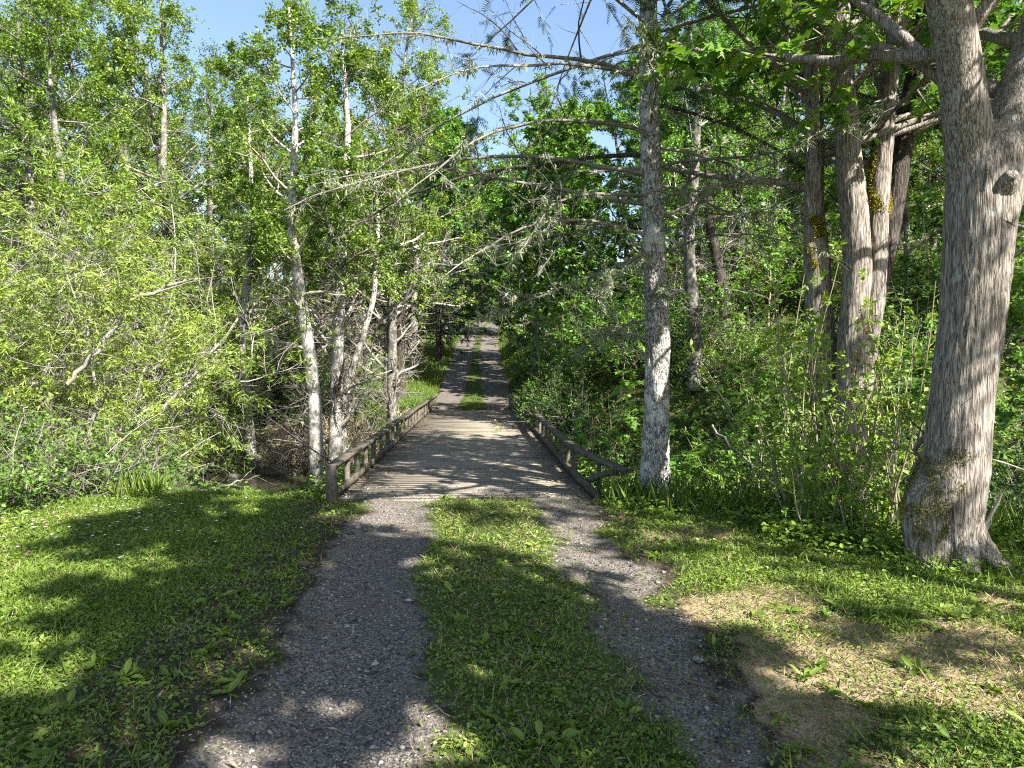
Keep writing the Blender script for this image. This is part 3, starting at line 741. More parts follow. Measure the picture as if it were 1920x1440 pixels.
# the clump of maple stems left of it
D = 7.7; o1 = pt(1600, 960, D); o1[2] = gz(o1[0], o1[1])
cl = thing('maple_clump', 'several grey maple stems rising from one foot behind the leafy shoots', 'tree', o1)
stems = [([(1600, 990), (1600, 900), (1596, 800), (1594, 700), (1598, 600), (1606, 500), (1600, 420), (1590, 340), (1583, 270), (1570, 120), (1560, -80), (1580, -300)], [.25, .21, .17, .155, .15, .15, .145, .138, .132, .12, .1, .07], D),
         ([(1610, 760), (1622, 660), (1636, 570), (1642, 480), (1640, 400), (1650, 300), (1655, 180), (1680, 0), (1700, -250)], [.13, .125, .12, .115, .11, .1, .1, .09, .05], D + .1),
         ([(1640, 560), (1662, 450), (1676, 350), (1690, 260), (1712, 100), (1750, -150)], [.1, .11, .11, .1, .09, .06], D + .35),
         ([(1560, 960), (1556, 840), (1545, 700), (1535, 580), (1528, 480), (1522, 380), (1524, 270), (1515, 100), (1490, -150)], [.2, .16, .15, .15, .14, .105, .1, .09, .06], D + .3)]
for k, (a, r, d) in enumerate(stems):
    mb = MB(); Vs, Ns = sculpt(mb, [pt(x, y, d) - o1 for x, y in a], r, 200, 80, .1, 2.2, .04, 7, 5, 80 + k)
    mb.build('stem', M['bark_dark'] if k == 2 else M['bark_maple'], cl, True)
    vv = Vs.reshape(-1, 3) + o1; pyy = 685 - (vv[:, 2] - CAMZ) / vv[:, 1] * FPX; pxx = 960 + vv[:, 0] / vv[:, 1] * FPX
    nb = fbm(vv[:, 0] * 6, vv[:, 1] * 6, vv[:, 2] * 3, 5)
    if k == 3: s_ = (pyy > 405) & (pyy < 520) & (nb > .44) & (pxx < 1552)
    elif k == 1: s_ = (pyy > 275) & (pyy < 400) & (nb > .5)
    elif k == 0: s_ = (pyy > 560) & (pyy < 760) & (nb > .62)
    else: continue
    moss_tufts(Vs, Ns, np.where(s_)[0], 4200 if k != 0 else 1200, np.random.default_rng(k), .012, .03).build('moss', M['stemmoss'], cl)
CP = np.stack([np.stack([np.interp(np.linspace(0, 1, 12), np.linspace(0, 1, len(a) - q), [(pt(x, y, d) - o1)[c] for x, y in a[q:]]) for c in range(3)], -1) for (a, r, d), q in zip(stems, (7, 4, 2, 5))])
crown_from(cl, CP, np.full((4, 12), 1.) * np.linspace(.12, .06, 12)[None], 9, .05, 2.3, np.random.default_rng(64), M['maple'], M['bark_maple'], leaf=6)

# the lichen-hung fir beside the bridge
D = 8.36; o2 = pt(1230, 930, D)
fr = thing('fir_tree', 'mottled grey fir with bare lichen-hung lower limbs beside the bent bridge rail', 'tree', o2)
pp = [(1230, 965, .25), (1230, 925, .205), (1229, 880, .172), (1231, 760, .152), (1233, 650, .15), (1229, 540, .14), (1224, 430, .132), (1219, 330, .126), (1216, 230, .12), (1212, 60, .11), (1210, -300, .09), (1210, -900, .05)]
FP = np.array([pt(a, b, D) - o2 for a, b, _ in pp]); FR = np.array([c for *_, c in pp])
mb = MB(); sculpt(mb, FP, FR, 520, 90, .06, 2, .07, 6, 7, 91); mb.build('trunk', M['bark_fir'], fr, True)
rng = np.random.default_rng(92)
zz = FP[:, 2]
def from_z(z): return np.stack([np.interp(z, zz, FP[:, 0]), np.interp(z, zz, FP[:, 1]), z], -1)
# (angle seen from above, start height, length, rise at the start)
br = [(180, 3.55, 3.9, .25), (196, 3.9, 4.4, .1), (170, 4.15, 4.2, .1), (205, 3.2, 3.0, -.1), (188, 3.0, 2.4, -.2), (215, 4.4, 3.8, .15), (226, 3.65, 2.9, .0),
      (160, 3.4, 2.6, -.1), (0, 4.25, 2.9, -.1), (-14, 3.35, 2.4, .35), (-30, 2.9, 2.0, .5), (-40, 4.0, 2.8, .1), (-6, 4.75, 3.4, .1), (25, 3.8, 2.2, .1), (-60, 3.2, 1.6, .1),
      (240, 3.0, 1.6, -.2), (265, 4.5, 2.6, .1), (250, 2.45, 1.1, .1), (290, 3.6, 1.7, .1), (150, 2.2, 1.3, -.3), (200, 1.9, .9, .4), (190, 5.1, 4.0, .05), (-10, 5.3, 3.8, .1), (230, 5.0, 3.4, 0), (-35, 5.6, 3.4, .1)]
an = np.radians([b[0] for b in br]); z0 = np.array([b[1] for b in br]); LL = np.array([b[2] for b in br])
d0 = norm(np.stack([np.cos(an), np.sin(an), [b[3] for b in br]], -1))
BP = march(from_z(z0), d0, LL, 14, (0, 0, -.035), .075, rng)
BR = (.009 + .0048 * LL)[:, None] * np.linspace(1, .2, 14)[None]
TP, TR, tt, ti = spawn(BP, BR, 9, .2, 1, 55, 15, lambda t, i: LL[i] * .34 * (1.15 - t), 7, -.05, .14, .5, rng, .0035, flat=.3)
UPp, UR, ut, ui = spawn(TP, TR, 5, .15, 1, 50, 15, lambda t, i: np.full(len(t), .3), 5, -.04, .15, .5, rng, .0022, flat=.2)
for k in range(len(br)):
    mb = MB(); tubes(mb, BP[k:k + 1], BR[k:k + 1], 7); q = ti == k; tubes(mb, TP[q], TR[q], 4)
    q2 = q[ui]; tubes(mb, UPp[q2], UR[q2], 3); mb.build('branch', (M['dead'], M['shoot_grey'], M['bark_dark'])[(1, 1, 2, 0, 1)[k % 5]], fr, True)
def lichen(P, per, L, rng, thick=6):
    idx = np.repeat(np.arange(len(P)), per); t = .15 + .85 * rng.random(len(idx)); pos, tan = along(P, idx, t)
    pos = np.repeat(pos, thick, 0) + .018 * rng.standard_normal((len(pos) * thick, 3)); n_ = len(pos)
    mb = MB(); put_leaves(mb, pos, norm(-UP * .8 + .75 * rng.standard_normal((n_, 3))), norm(rng.standard_normal((n_, 3))), L * rng.uniform(.4, 1.3, n_), (LANCE[0] * np.array([.8, 1, 1]), LANCE[1]))
    return mb
lm_ = lichen(BP, 26, .075, rng, 13); a_ = lichen(TP, 4, .06, rng, 10)
lm_.V += [v for v in a_.V]; lm_.F += [f + lm_.n for f in a_.F]; lm_.n += a_.n
lm_.build('lichen', M['lichen'], fr)
mb, c_ = MB(), MB()
CPp = from_z(np.linspace(5.2, 12.2, 24))[None]
B, S, t, _ = spawn(CPp, np.full((1, 24), .08), 46, .0, .99, 84, 8, lambda t, i: .5 + 3.6 * (1 - t) ** .8, 8, -.05, .05, .3, rng, .006); tubes(mb, B, S, 5)
B2, S2, t2, _ = spawn(B, S, 9, .25, 1, 55, 10, lambda t, i: .25 + .7 * (1 - t), 5, -.09, .08, .5, rng, .003, flat=.85); tubes(mb, B2, S2, 3)
leafy(c_, B2, 8, .14, .26, SPRAY, rng, t0=.1, droop=.35, jit=.02, up=1.5, tanw=1.6)
mb.build('boughs', M['bark_fir'], fr, True); c_.build('crown', M['needle'], fr)

# pale trunks on the far bank, each with its own bend
def bank_tree(label, pts, rad, D, seed, branch_n=26, leaf_from=.45, zt=9.5, lm='alder', bark='bark_alder', name='alder_tree', lenk=2.0, dead_len=1.3, leaf=14):
    o = pt(*pts[0], D); o[2] = gz(o[0], o[1]) - .05
    P = [pt(a, b, D) for a, b in pts]; P[0][2] = min(P[0][2], o[2])
    top = P[-1] + (P[-1] - P[-2]) / np.linalg.norm(P[-1] - P[-2]) * 0 ; P = P + [np.array([top[0] + .1, top[1] + .1, (top[2] + zt) / 2]), np.array([top[0] - .1, top[1] + .3, zt])]
    rad = list(rad) + [rad[-1] * .7, .02]
    r = thing(name, label, 'tree', o); P = np.array(P) - o; rg = np.random.default_rng(seed)
    mb = MB(); sculpt(mb, P, rad, 90, 22, .1, 2.2, .03, 5, 1.5, seed); mb.build('trunk', M[bark], r, True)
    q = np.linspace(0, 1, 24); tt_ = np.concatenate([[0], np.cumsum(np.linalg.norm(np.diff(P, axis=0), axis=1))]); tt_ /= tt_[-1]
    TPp = np.stack([np.interp(q, tt_, P[:, c]) for c in range(3)], -1)[None]; TRr = np.interp(q, tt_, rad)[None]
    B, S, t, _ = spawn(TPp, TRr, branch_n, .1, 1, 62, 14, lambda t, i: np.where(t < leaf_from, dead_len, .5 + lenk * (1.2 - t)), 8, .035, .11, .4, rg, .006)
    B2, S2, t2, i2 = spawn(B, S, 8, .15, 1, 50, 14, lambda t, i: .25 + .6 * (1 - t), 5, .0, .14, .5, rg, .003, flat=.3)
    B3, S3, t3, i3 = spawn(B2, S2, 6, .1, 1, 48, 15, lambda t, i: np.full(len(t), .28), 4, .0, .14, .6, rg, .002, flat=.3)
    lv = t > leaf_from; l2 = lv[i2]; l3 = l2[i3]
    m1, m2, c = MB(), MB(), MB()
    tubes(m1, B[lv], S[lv], 5); tubes(m2, B[~lv], S[~lv], 5); tubes(m1, B2[l2], S2[l2], 4); tubes(m1, B3[l3], S3[l3], 3)
    tubes(m2, B2[~l2], S2[~l2], 4); tubes(m2, B3[~l3], S3[~l3], 3)
    leafy(c, B3, leaf, .05, .09, OVAL, rg, jit=.04, keep=l3)
    m1.build('branches', M['twig'] if bark != 'bark_dark' else M['bark_dark'], r, True)
    if m2.n: m2.build('dead_twigs', M['dead'], r)
    if c.n: c.build('crown', M[lm], r)
    return r
bank_tree('pale spotted alder leaning over the creek above its mossy rocks', [(470, 815), (462, 740), (452, 670), (458, 600), (466, 520)], [.15, .13, .115, .1, .09], 18.6, 601, 34, .28, leaf=17)
bank_tree('pale alder bending left among dead twigs, nearest the reddish stump', [(592, 845), (590, 770), (584, 690), (572, 610), (560, 520), (548, 420)], [.17, .16, .15, .13, .115, .09], 15.0, 602, 30, .44, leaf=18, lenk=1.9, dead_len=.8)
bank_tree('straight pale alder with a forked foot in grey brush', [(624, 820), (630, 740), (634, 640), (640, 540), (646, 430)], [.16, .15, .135, .12, .1], 16.0, 603, 36, .4, dead_len=1.3, leaf=17, lenk=2.0)
bank_tree('thin pale alder stem slanting right beside the forked one', [(632, 800), (650, 720), (678, 640), (702, 560)], [.1, .09, .075, .06], 16.4, 604, 14, .45, zt=7, dead_len=.9)
bank_tree('slim grey tree with short bare side twigs, standing against the left bridge rail', [(733, 800), (735, 700), (737, 600), (738, 500), (736, 400), (740, 290)], [.15, .135, .125, .115, .1, .09], 18.5, 605, 46, .36, dead_len=.9, leaf=17, bark='bark_grey')
bank_tree('dark straight trunk on the grass verge behind the slim grey tree', [(752, 700), (751, 620), (751, 540), (752, 440)], [.19, .17, .15, .13], 28, 606, 34, .3, lm='dark', bark='bark_dark', name='conifer_tree', zt=13, lenk=3)
bank_tree('grey trunk right of the fir, dark and mossy, on the slope', [(1302, 640), (1300, 590), (1292, 520), (1290, 440), (1300, 330)], [.17, .16, .14, .12, .1], 15.5, 607, 26, .35, bark='bark_grey', lm='maple', name='maple_tree', dead_len=.6)
bank_tree('dark trunk on the slope, forking low above bright weeds', [(1362, 615), (1356, 560), (1345, 500), (1330, 430), (1322, 330)], [.16, .15, .13, .12, .1], 16.5, 608, 26, .35, bark='bark_dark', lm='maple', name='maple_tree', dead_len=.6)
bank_tree('dark stem crossing close to the forking trunk on the slope', [(1372, 600), (1372, 530), (1382, 450), (1376, 330)], [.11, .1, .09, .08], 17.2, 609, 22, .35, bark='bark_dark', lm='maple', name='maple_tree', dead_len=.6)

# ------------------------------------------------------------------ the thicket left of the creek
for p, D, k, s, lab in [(-30, 10.4, 'willow1', 1.0, 'willow bush at the left edge, its pale stems rising behind the brambles'),
                        (50, 11.2, 'willow2', 1.0, 'spreading willow bush with a long bare bough slanting over the creek'),
                        (-150, 11.0, 'willow3', 1.0, 'tall narrow-leaved willow bush half out of view at the left edge'),
                        (215, 16.5, 'willow3', 1.05, 'tall yellow-green willow bush on the far bank, behind the slanting bough'),
                        (110, 14.5, 'willow2', 1.4, 'broad willow bush deep in the left thicket under the sky gaps'),
                        (500, 24, 'willow1', 1.2, 'willow bush behind the alder that leans over the creek')]:
    place(k, px(p, D), D, lab, 'bush', 'willow bushes in the left thicket', s)
ALD = 'alders filling the wood left of the creek'
for p, D, k, s in [(60, 19, 'alder1', 1.15), (210, 22, 'alder2', 1.2), (150, 17.5, 'alder1', 1.0), (330, 18.5, 'alder1', 1.1), (250, 25, 'alder2', 1.3), (90, 24, 'alder1', 1.35), (420, 30, 'alder1', 1.3), (350, 20, 'alder2', 1.05), (20, 23, 'alder2', 1.35), (300, 27, 'alder1', 1.05), (400, 24, 'alder2', .9), (505, 27, 'alder1', 1.0), (575, 22, 'alder2', .75), (640, 26, 'alder1', .95),
                   (-110, 17, 'alder2', .95), (690, 31, 'alder2', 1.0), (-20, 26, 'alder1', 1.1), (130, 30, 'alder2', 1.15), (560, 33, 'alder2', 1.15), (-260, 22, 'alder1', 1.0), (460, 36, 'alder1', 1.2)]:
    place(k, px(p, D), D, 'leafy alder filling the wood left of the creek, behind the willows', 'tree', ALD, s)
BG = 'far trees closing the view left of the track'
for i, (p, D, k, s) in enumerate([(-300, 42, 'back1', 1.1), (-130, 46, 'back2', 1.15), (30, 44, 'back1', 1.0), (170, 50, 'back2', 1.2), (330, 47, 'back1', 1.05), (470, 52, 'back2', 1.2), (600, 46, 'back1', 1.0), (690, 55, 'back2', 1.2), (250, 62, 'back1', 1.4), (60, 66, 'back2', 1.5), (430, 66, 'back1', 1.4), (580, 70, 'back2', 1.5)]):
    place(k, px(p, D), D, 'tall broadleaf tree closing the view left of the track, beyond the alders', 'tree', BG, s)
for p, D, k, s, lab in [(818, 64, 'conifer2', 1.2, 'dark fir far up the left verge, its boughs touching the grass'), (785, 72, 'conifer2', 1.4, 'dark fir far back left of the climb, broadest of the group'), (822, 40, 'conifer1', .8, 'dark fir left of the gravel climb, nearest of the dark firs'), (770, 44, 'conifer2', 1.15, 'dark fir with boughs to the ground, left of the gravel climb'), (866, 62, 'conifer1', 1.15, 'dark fir at the crest of the track')]:
    place(k, px(p, D), D, lab, 'tree', 'dark firs beside the climb', s)
for p, D, k, s, lab in [(690, 46, 'darktree', .9, 'dark bushy tree behind the slim grey tree by the rail'), (838, 58, 'back1', 1.2, 'broadleaf tree at the left side of the crest'), (1010, 40, 'back2', 1.1, 'light green tree overhanging the right side of the climb'), (985, 58, 'back2', 1.15, 'light green tree at the right side of the upper climb'), (1040, 27, 'backmaple', .75, 'low green tree between the climb and the fir'), (1025, 36, 'lightmaple', 1.0, 'yellow-green maple overhanging the climb from its right bank'), (945, 62, 'lightmaple', 1.35, 'yellow-green maple at the top right of the climb'), (725, 26, 'alder2', 1.15, 'tall alder just left of the dark verge trunk'),
                        (915, 100, 'back2', 1.5, 'sunlit tree just past the crest of the track'), (965, 80, 'back2', 1.3, 'bright tree right of the crest of the track'), (880, 108, 'back1', 1.7, 'tree past the crest, seen left of the sky gap')]:
    place(k, px(p, D), D, lab, 'tree', None, s)
for p, D, k, s in [(905, 97, 'conifer2', 1.2), (936, 104, 'conifer2', 1.3), (882, 94, 'conifer2', 1.1), (990, 96, 'conifer2', 1.1), (926, 99, 'conifer2', .8), (912, 108, 'conifer2', 1.0), (918, 118, 'conifer1', 1.5), (890, 116, 'conifer1', 1.4), (960, 118, 'conifer1', 1.4), (860, 90, 'conifer2', 1.1)]:
    place(k, px(p, D), D, 'dark fir beyond the crest of the track, closing the road gap', 'tree', 'firs beyond the crest', s)
for p, D, k, s, lab in [(775, 37, 'overhead', 1.35, 'tall-stemmed maple arching over the climb from its left verge'), (1000, 30, 'overhead', 1.05, 'tall-stemmed maple just past the bridge on its right'), (868, 72, 'overhead', 1.9, 'tall-stemmed maple arching over the top of the climb')]:
    place(k, px(p, D), D, lab, 'tree', None, s)
# under the thicket: brambles, shrubs, dead brush on the near bank
for p, D, k, s, lab, c in [(20, 7.9, 'bramble', .8, 'low bramble at the far left edge of the lawn', 'bush'), (110, 8.3, 'deadbush', .9, 'bare tangled brush under the willows at the lawn edge', 'brush'), (70, 8.6, 'bramble', 1.0, 'bramble in front of the leftmost pale stems', 'bush'), (150, 9.4, 'shrubd', 1.1, 'dark shrub between the brambles under the willows', 'bush'), (180, 9.3, 'deadbush', .85, 'bare brush behind the lawn corner brambles', 'brush'), (20, 9.3, 'shrubd', 1.1, 'dark shrub under the willow at the left edge', 'bush'), (225, 10.8, 'shrubd', .9, 'dark shrub over the near creek bank', 'bush'),  # dark leaf colour of these shrubs stands in for shade under the willows
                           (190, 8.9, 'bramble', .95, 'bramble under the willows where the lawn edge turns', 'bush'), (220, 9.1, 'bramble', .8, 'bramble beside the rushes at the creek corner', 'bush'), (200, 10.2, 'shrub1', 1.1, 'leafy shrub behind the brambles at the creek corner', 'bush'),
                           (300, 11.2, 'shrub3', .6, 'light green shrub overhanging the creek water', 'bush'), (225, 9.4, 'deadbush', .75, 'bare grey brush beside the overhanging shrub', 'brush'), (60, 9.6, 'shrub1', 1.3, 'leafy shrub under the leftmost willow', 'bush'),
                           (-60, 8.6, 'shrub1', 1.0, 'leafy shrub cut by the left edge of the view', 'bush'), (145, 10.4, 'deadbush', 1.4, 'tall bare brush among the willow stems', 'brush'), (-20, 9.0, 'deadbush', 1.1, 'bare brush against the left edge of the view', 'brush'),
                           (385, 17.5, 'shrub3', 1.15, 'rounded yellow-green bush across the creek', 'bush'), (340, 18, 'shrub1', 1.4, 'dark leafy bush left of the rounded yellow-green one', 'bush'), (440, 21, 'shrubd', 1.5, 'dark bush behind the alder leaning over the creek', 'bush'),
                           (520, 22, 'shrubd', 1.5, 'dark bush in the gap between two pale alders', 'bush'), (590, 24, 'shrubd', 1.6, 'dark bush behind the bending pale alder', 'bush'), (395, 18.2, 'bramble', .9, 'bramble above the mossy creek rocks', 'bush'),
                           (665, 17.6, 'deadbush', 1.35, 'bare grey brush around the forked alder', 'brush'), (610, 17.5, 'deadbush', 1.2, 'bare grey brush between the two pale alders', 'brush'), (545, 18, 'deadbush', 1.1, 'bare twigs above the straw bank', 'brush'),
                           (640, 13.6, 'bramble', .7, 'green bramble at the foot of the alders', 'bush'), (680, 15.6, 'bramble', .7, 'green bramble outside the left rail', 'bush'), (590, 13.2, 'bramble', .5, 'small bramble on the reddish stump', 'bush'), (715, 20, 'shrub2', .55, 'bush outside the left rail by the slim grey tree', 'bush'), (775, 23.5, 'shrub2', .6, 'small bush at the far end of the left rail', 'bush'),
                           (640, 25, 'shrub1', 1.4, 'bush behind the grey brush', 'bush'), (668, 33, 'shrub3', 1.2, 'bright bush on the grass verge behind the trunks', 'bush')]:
    place(k, px(p, D), D, lab, c, None, s)

# ------------------------------------------------------------------ the slope right of the track
SAP = 'maple saplings on the slope right of the track'
for p, D, k, s, lab in [(1110, 12.0, 'sapling1', .68, 'maple sapling with big sunlit leaves beyond the bent rail'), (1050, 19, 'sapling3', .75, 'maple sapling leaning over the right rail'), (1120, 21, 'sapling3', .9, 'dense maple sapling left of the fir trunk'),
                        (1010, 27, 'sapling3', .9, 'maple sapling hanging over the right edge of the climb'), (1165, 16, 'sapling1', .8, 'maple sapling close behind the fir trunk'), (985, 36, 'sapling3', 1.2, 'maple sapling over the track, halfway up the climb'), (960, 50, 'sapling3', 1.3, 'maple sapling near the crest of the climb'),
                        (1270, 10.3, 'sapling2', .6, 'low maple sapling right of the fir foot'), (1330, 13, 'sapling1', .7, 'bright maple sapling in front of the slope trunks'), (1180, 10.6, 'sapling2', .7, 'low maple sapling under the bent end of the rail'), (1420, 12.5, 'sapling1', .85, 'maple sapling left of the stem clump'), (1075, 14.5, 'sapling2', .8, 'low maple sapling outside the right rail'), (1060, 30, 'sapling3', 1.1, 'maple sapling high on the slope above the climb'), (1290, 11.3, 'sapling2', .8, 'maple sapling in the dark gully'), (1320, 10.0, 'sapling2', .75, 'low maple sapling at the front of the gully'), (1380, 9.8, 'sapling2', .9, 'maple sapling leaning over the gully front'), (1450, 10.6, 'sapling1', .75, 'maple sapling beside the left end of the shoots'), (1680, 8.8, 'sapling1', .7, 'maple sapling between the shoots and the big trunk'),
                        (1150, 14.6, 'sapling1', .8, 'maple sapling just left of the fir and higher than the ferns'), (1095, 17.5, 'sapling1', .95, 'maple sapling between the right rail and the dense sapling'), (1210, 14, 'sapling2', 1.0, 'maple sapling hidden half behind the fir trunk'), (1260, 16, 'sapling1', .9, 'maple sapling left of the mossy slope trunk'), (1350, 11.6, 'sapling2', .9, 'bright low maple sapling in mid gully'), (1390, 13.8, 'sapling1', .9, 'maple sapling in front of the dark stems on the slope'), (1440, 16.5, 'sapling3', .7, 'tall maple sapling up the slope left of the stem clump'),
                        (1500, 12.5, 'sapling1', .9, 'maple sapling behind the mossy stem'), (1690, 12.2, 'sapling1', 1.0, 'maple sapling between the stem clump and the big trunk'), (1740, 15.5, 'sapling3', .75, 'tall maple sapling left of the big trunk'), (1890, 10.5, 'sapling1', 1.0, 'maple sapling at the right edge'), (1130, 24, 'sapling3', 1.0, 'tall maple sapling high on the slope left of the fir'), (1240, 21.5, 'sapling3', .85, 'tall maple sapling up the slope behind the fir'), (1320, 19, 'sapling3', .7, 'tall maple sapling above the mossy slope trunk'), (1540, 17, 'sapling3', .8, 'tall maple sapling up the slope behind the stem clump')]:
    place(k, px(p, D), D, lab, 'sapling', SAP, s)
for p, D, k, s, lab in [(1035, 17, 'shrub2', .8, 'leafy shrub outside the middle of the right rail'), (1090, 16, 'shrubd', .9, 'dark shrub under the saplings by the right rail'), (1150, 13.6, 'shrubd', .9, 'dark shrub left of the fir trunk'), (1130, 11.2, 'shrub2', .5, 'small shrub under the bent rail'),
                        (1250, 14, 'shrub1', .9, 'shrub just right of the fir trunk'), (1300, 12, 'shrub3', .6, 'yellow-green shrub in the gully'), (1370, 11.2, 'shrubd', .9, 'dark shrub in the gully by the bright one'), (1430, 10, 'shrubd', .9, 'dark shrub left of the shoots'), (1340, 10.2, 'deadbush', .7, 'bare dead brush in the gully'),
                        (1390, 15, 'shrub3', 1.0, 'sunlit shrub on the slope left of the stem clump'), (1460, 14, 'shrub1', 1.2, 'shrub behind the shoots'), (1500, 18, 'shrub3', 1.3, 'sunlit shrub up the slope behind the mossy stem'), (1210, 19, 'shrub1', 1.1, 'shrub up the slope behind the fir'), (1280, 20, 'shrub3', .9, 'sunlit shrub below the slope trunks'),
                        (1600, 10.5, 'shrub2', 1.2, 'dense green shrub right behind the double stem'), (1560, 12.5, 'shrub3', 1.3, 'tall bright shrub behind the mossy stem'), (1640, 13.5, 'shrub2', 1.7, 'large green shrub up the slope behind the double stem'), (1480, 11.2, 'shrub2', 1.3, 'green shrub at the upper gully edge'), (1240, 12.4, 'shrub2', 1.0, 'green shrub touching the fir on its right'), (1400, 18, 'shrub2', 1.7, 'large green shrub up the slope above the gully'), (1330, 16.5, 'shrub2', 1.4, 'green shrub at the foot of the forking trunk'), (1150, 17.5, 'shrub2', 1.5, 'large green shrub on the slope left of the fir'), (1080, 21, 'shrub2', 1.6, 'large green shrub above the right rail'), (1210, 16.5, 'shrub2', 1.4, 'large green shrub directly behind the fir'), (1780, 12.5, 'shrub2', 1.7, 'large green shrub left behind the big trunk'), (1940, 10.5, 'shrubd', 1.6, 'large dark shrub filling the right edge'), (1870, 15, 'shrub2', 1.8, 'large green shrub up the slope at the right edge'), (1500, 22, 'shrub2', 2.0, 'large green shrub high on the slope'), (1300, 24, 'shrub2', 2.0, 'large green shrub high above the slope trunks'), (1720, 11, 'shrub3', 1.0, 'bright shrub between the stem clump and the big trunk'), (1700, 14, 'shrub1', 1.4, 'shrub behind the bright one near the big trunk'), (1900, 9, 'shrubd', 1.0, 'dark shrub at the right edge behind the big trunk'), (1880, 12, 'shrub3', 1.3, 'bright shrub at the right edge further back'), (1950, 7.4, 'shrubd', 1.0, 'dark shrub in the gully at the right edge'), (1900, 7.6, 'deadbush', .8, 'bare twigs right of the big trunk'), (1660, 9.6, 'shrubd', 1.1, 'dark shrub behind the stem clump'),  # dark leaves at the right edge paint the shaded gap beside the trunk
                        (1820, 15, 'shrub1', 1.6, 'tall shrub behind the big trunk'), (975, 31, 'shrub2', 1.0, 'shrub at the right edge of the climb'), (985, 24, 'shrub2', .7, 'shrub at the far end of the right rail'), (965, 42, 'shrub1', 1.2, 'shrub higher up at the right edge of the climb'), (950, 60, 'shrub1', 1.6, 'shrub near the top of the climb on its right')]:
    place(k, px(p, D), D, lab, 'brush' if k == 'deadbush' else 'bush', None, s)
SH = 'thin leafy shoots around the maple stems'
for p, D, k, s, lab in [(1480, 7.3, 'shoots3', .9, 'short leafy shoots at the left end of the shoot thicket'), (1520, 6.9, 'shoots2', 1.0, 'leafy shoots in front of the mossy stem'), (1560, 6.7, 'shoots1', .95, 'tall leafy shoots between the mossy and the double stem'), (1610, 6.6, 'shoots2', 1.05, 'leafy shoots in front of the double stem'),
                        (1650, 6.4, 'shoots1', .9, 'tall leafy shoots right of the double stem'), (1690, 6.3, 'shoots1', .8, 'leafy shoots leaning to the big trunk'), (1545, 6.4, 'shoots3', .8, 'low leafy shoots at the front of the thicket'), (1610, 6.1, 'shoots3', .7, 'low leafy shoots by the brown litter'), (1450, 8, 'shoots1', .8, 'thin shoots over the gully edge'), (1500, 7.8, 'shoots1', 1.05, 'tallest thin shoots left of the stem clump'), (1740, 7.2, 'shoots1', 1.0, 'leafy shoots behind the mossy root'), (1420, 8.8, 'shoots2', .9, 'sparse shoots in the gully')]:
    place(k, px(p, D), D, lab, 'shoots', SH, s)
FN = 'ferns on the shady slope'
for p, D, s, lab in [(1075, 12.8, 1.0, 'fern outside the right rail'), (1195, 12, .9, 'fern left of the fir foot'), (1275, 9.9, .9, 'fern right of the fir foot'), (1400, 9.6, 1.0, 'fern at the gully edge'), (1020, 20, 1.1, 'fern beside the far half of the right rail'), (1150, 18, 1.2, 'fern up the slope')]:
    place('fern', px(p, D), D, lab, 'fern', FN, s)
TR = 'slender trees standing on the right slope'
for p, D, s in [(1700, 19, 1.0), (1745, 22, 1.1), (1722, 27, 1.2), (1790, 20, 1.0), (1880, 17, 1.0), (1940, 21, 1.1), (1660, 26, 1.2), (1590, 23, 1.1), (1480, 24, 1.2), (1440, 20, 1.0), (2010, 16, 1.0), (1540, 30, 1.3)]:
    place('alderthin', px(p, D), D, 'slender pale-stemmed tree standing on the right slope behind the maples', 'tree', TR, s)
MB_ = 'maples and broadleaf trees closing the right slope'
for p, D, k, s in [(1110, 26, 'backmaple', .85), (1200, 24, 'backmaple', .8), (1040, 38, 'backmaple', 1.0), (1290, 27, 'backmaple', .9), (1390, 25, 'darktree', .8), (1350, 34, 'back2', .9), (1180, 36, 'darktree', 1.0), (1480, 33, 'back2', .9), (1600, 36, 'back1', .9), (1720, 36, 'back2', .9), (1850, 32, 'back1', .85), (1990, 28, 'back2', .85),
                   (1420, 21, 'darktree', .75), (1240, 29, 'darktree', .85), (1500, 27, 'backmaple', .85), (1340, 22.5, 'backmaple', .7), (1680, 22, 'darktree', .8), (1820, 22, 'backmaple', .8), (1080, 52, 'back2', 1.0), (1260, 48, 'back1', 1.0), (1430, 48, 'back2', 1.0), (1800, 46, 'back2', 1.0), (1640, 50, 'back1', 1.0), (2050, 40, 'back1', 1.0)]:
    place(k, px(p, D), D, 'broadleaf tree closing the right slope behind the slender trees', 'tree', MB_, s)
# trees outside the frame whose shade falls into it
for x, y, k, s, lab in [(4.7, -3.0, 'overhead', 1.0, 'leafy tree behind the viewer shading the lawn'), (1.8, -5.8, 'overhead', 1.0, 'second leafy tree behind the viewer'), (5.0, -6.6, 'overhead', 1.0, 'third leafy tree behind the viewer, to the right'),
                        (4.1, -.9, 'overhead', .72, 'smaller leafy tree behind the viewer over the track'), (8.6, -.6, 'sparse', 1.0, 'thin-crowned tree right of the viewer'), (8.8, 2.6, 'sparse', .8, 'thin-crowned tree right of the view, nearest the big maple'), (9.2, 6.2, 'sparse', 1.0, 'leafy tree right of the view above the gully'), (12.0, 11, 'overhead', 1.1, 'leafy tree right of the view on the slope'), (8.2, 9.6, 'sparse', 1.0, 'thin-crowned tree beside the big maple, just out of view')]:
    place(k, x, y, lab, 'tree', None, s)

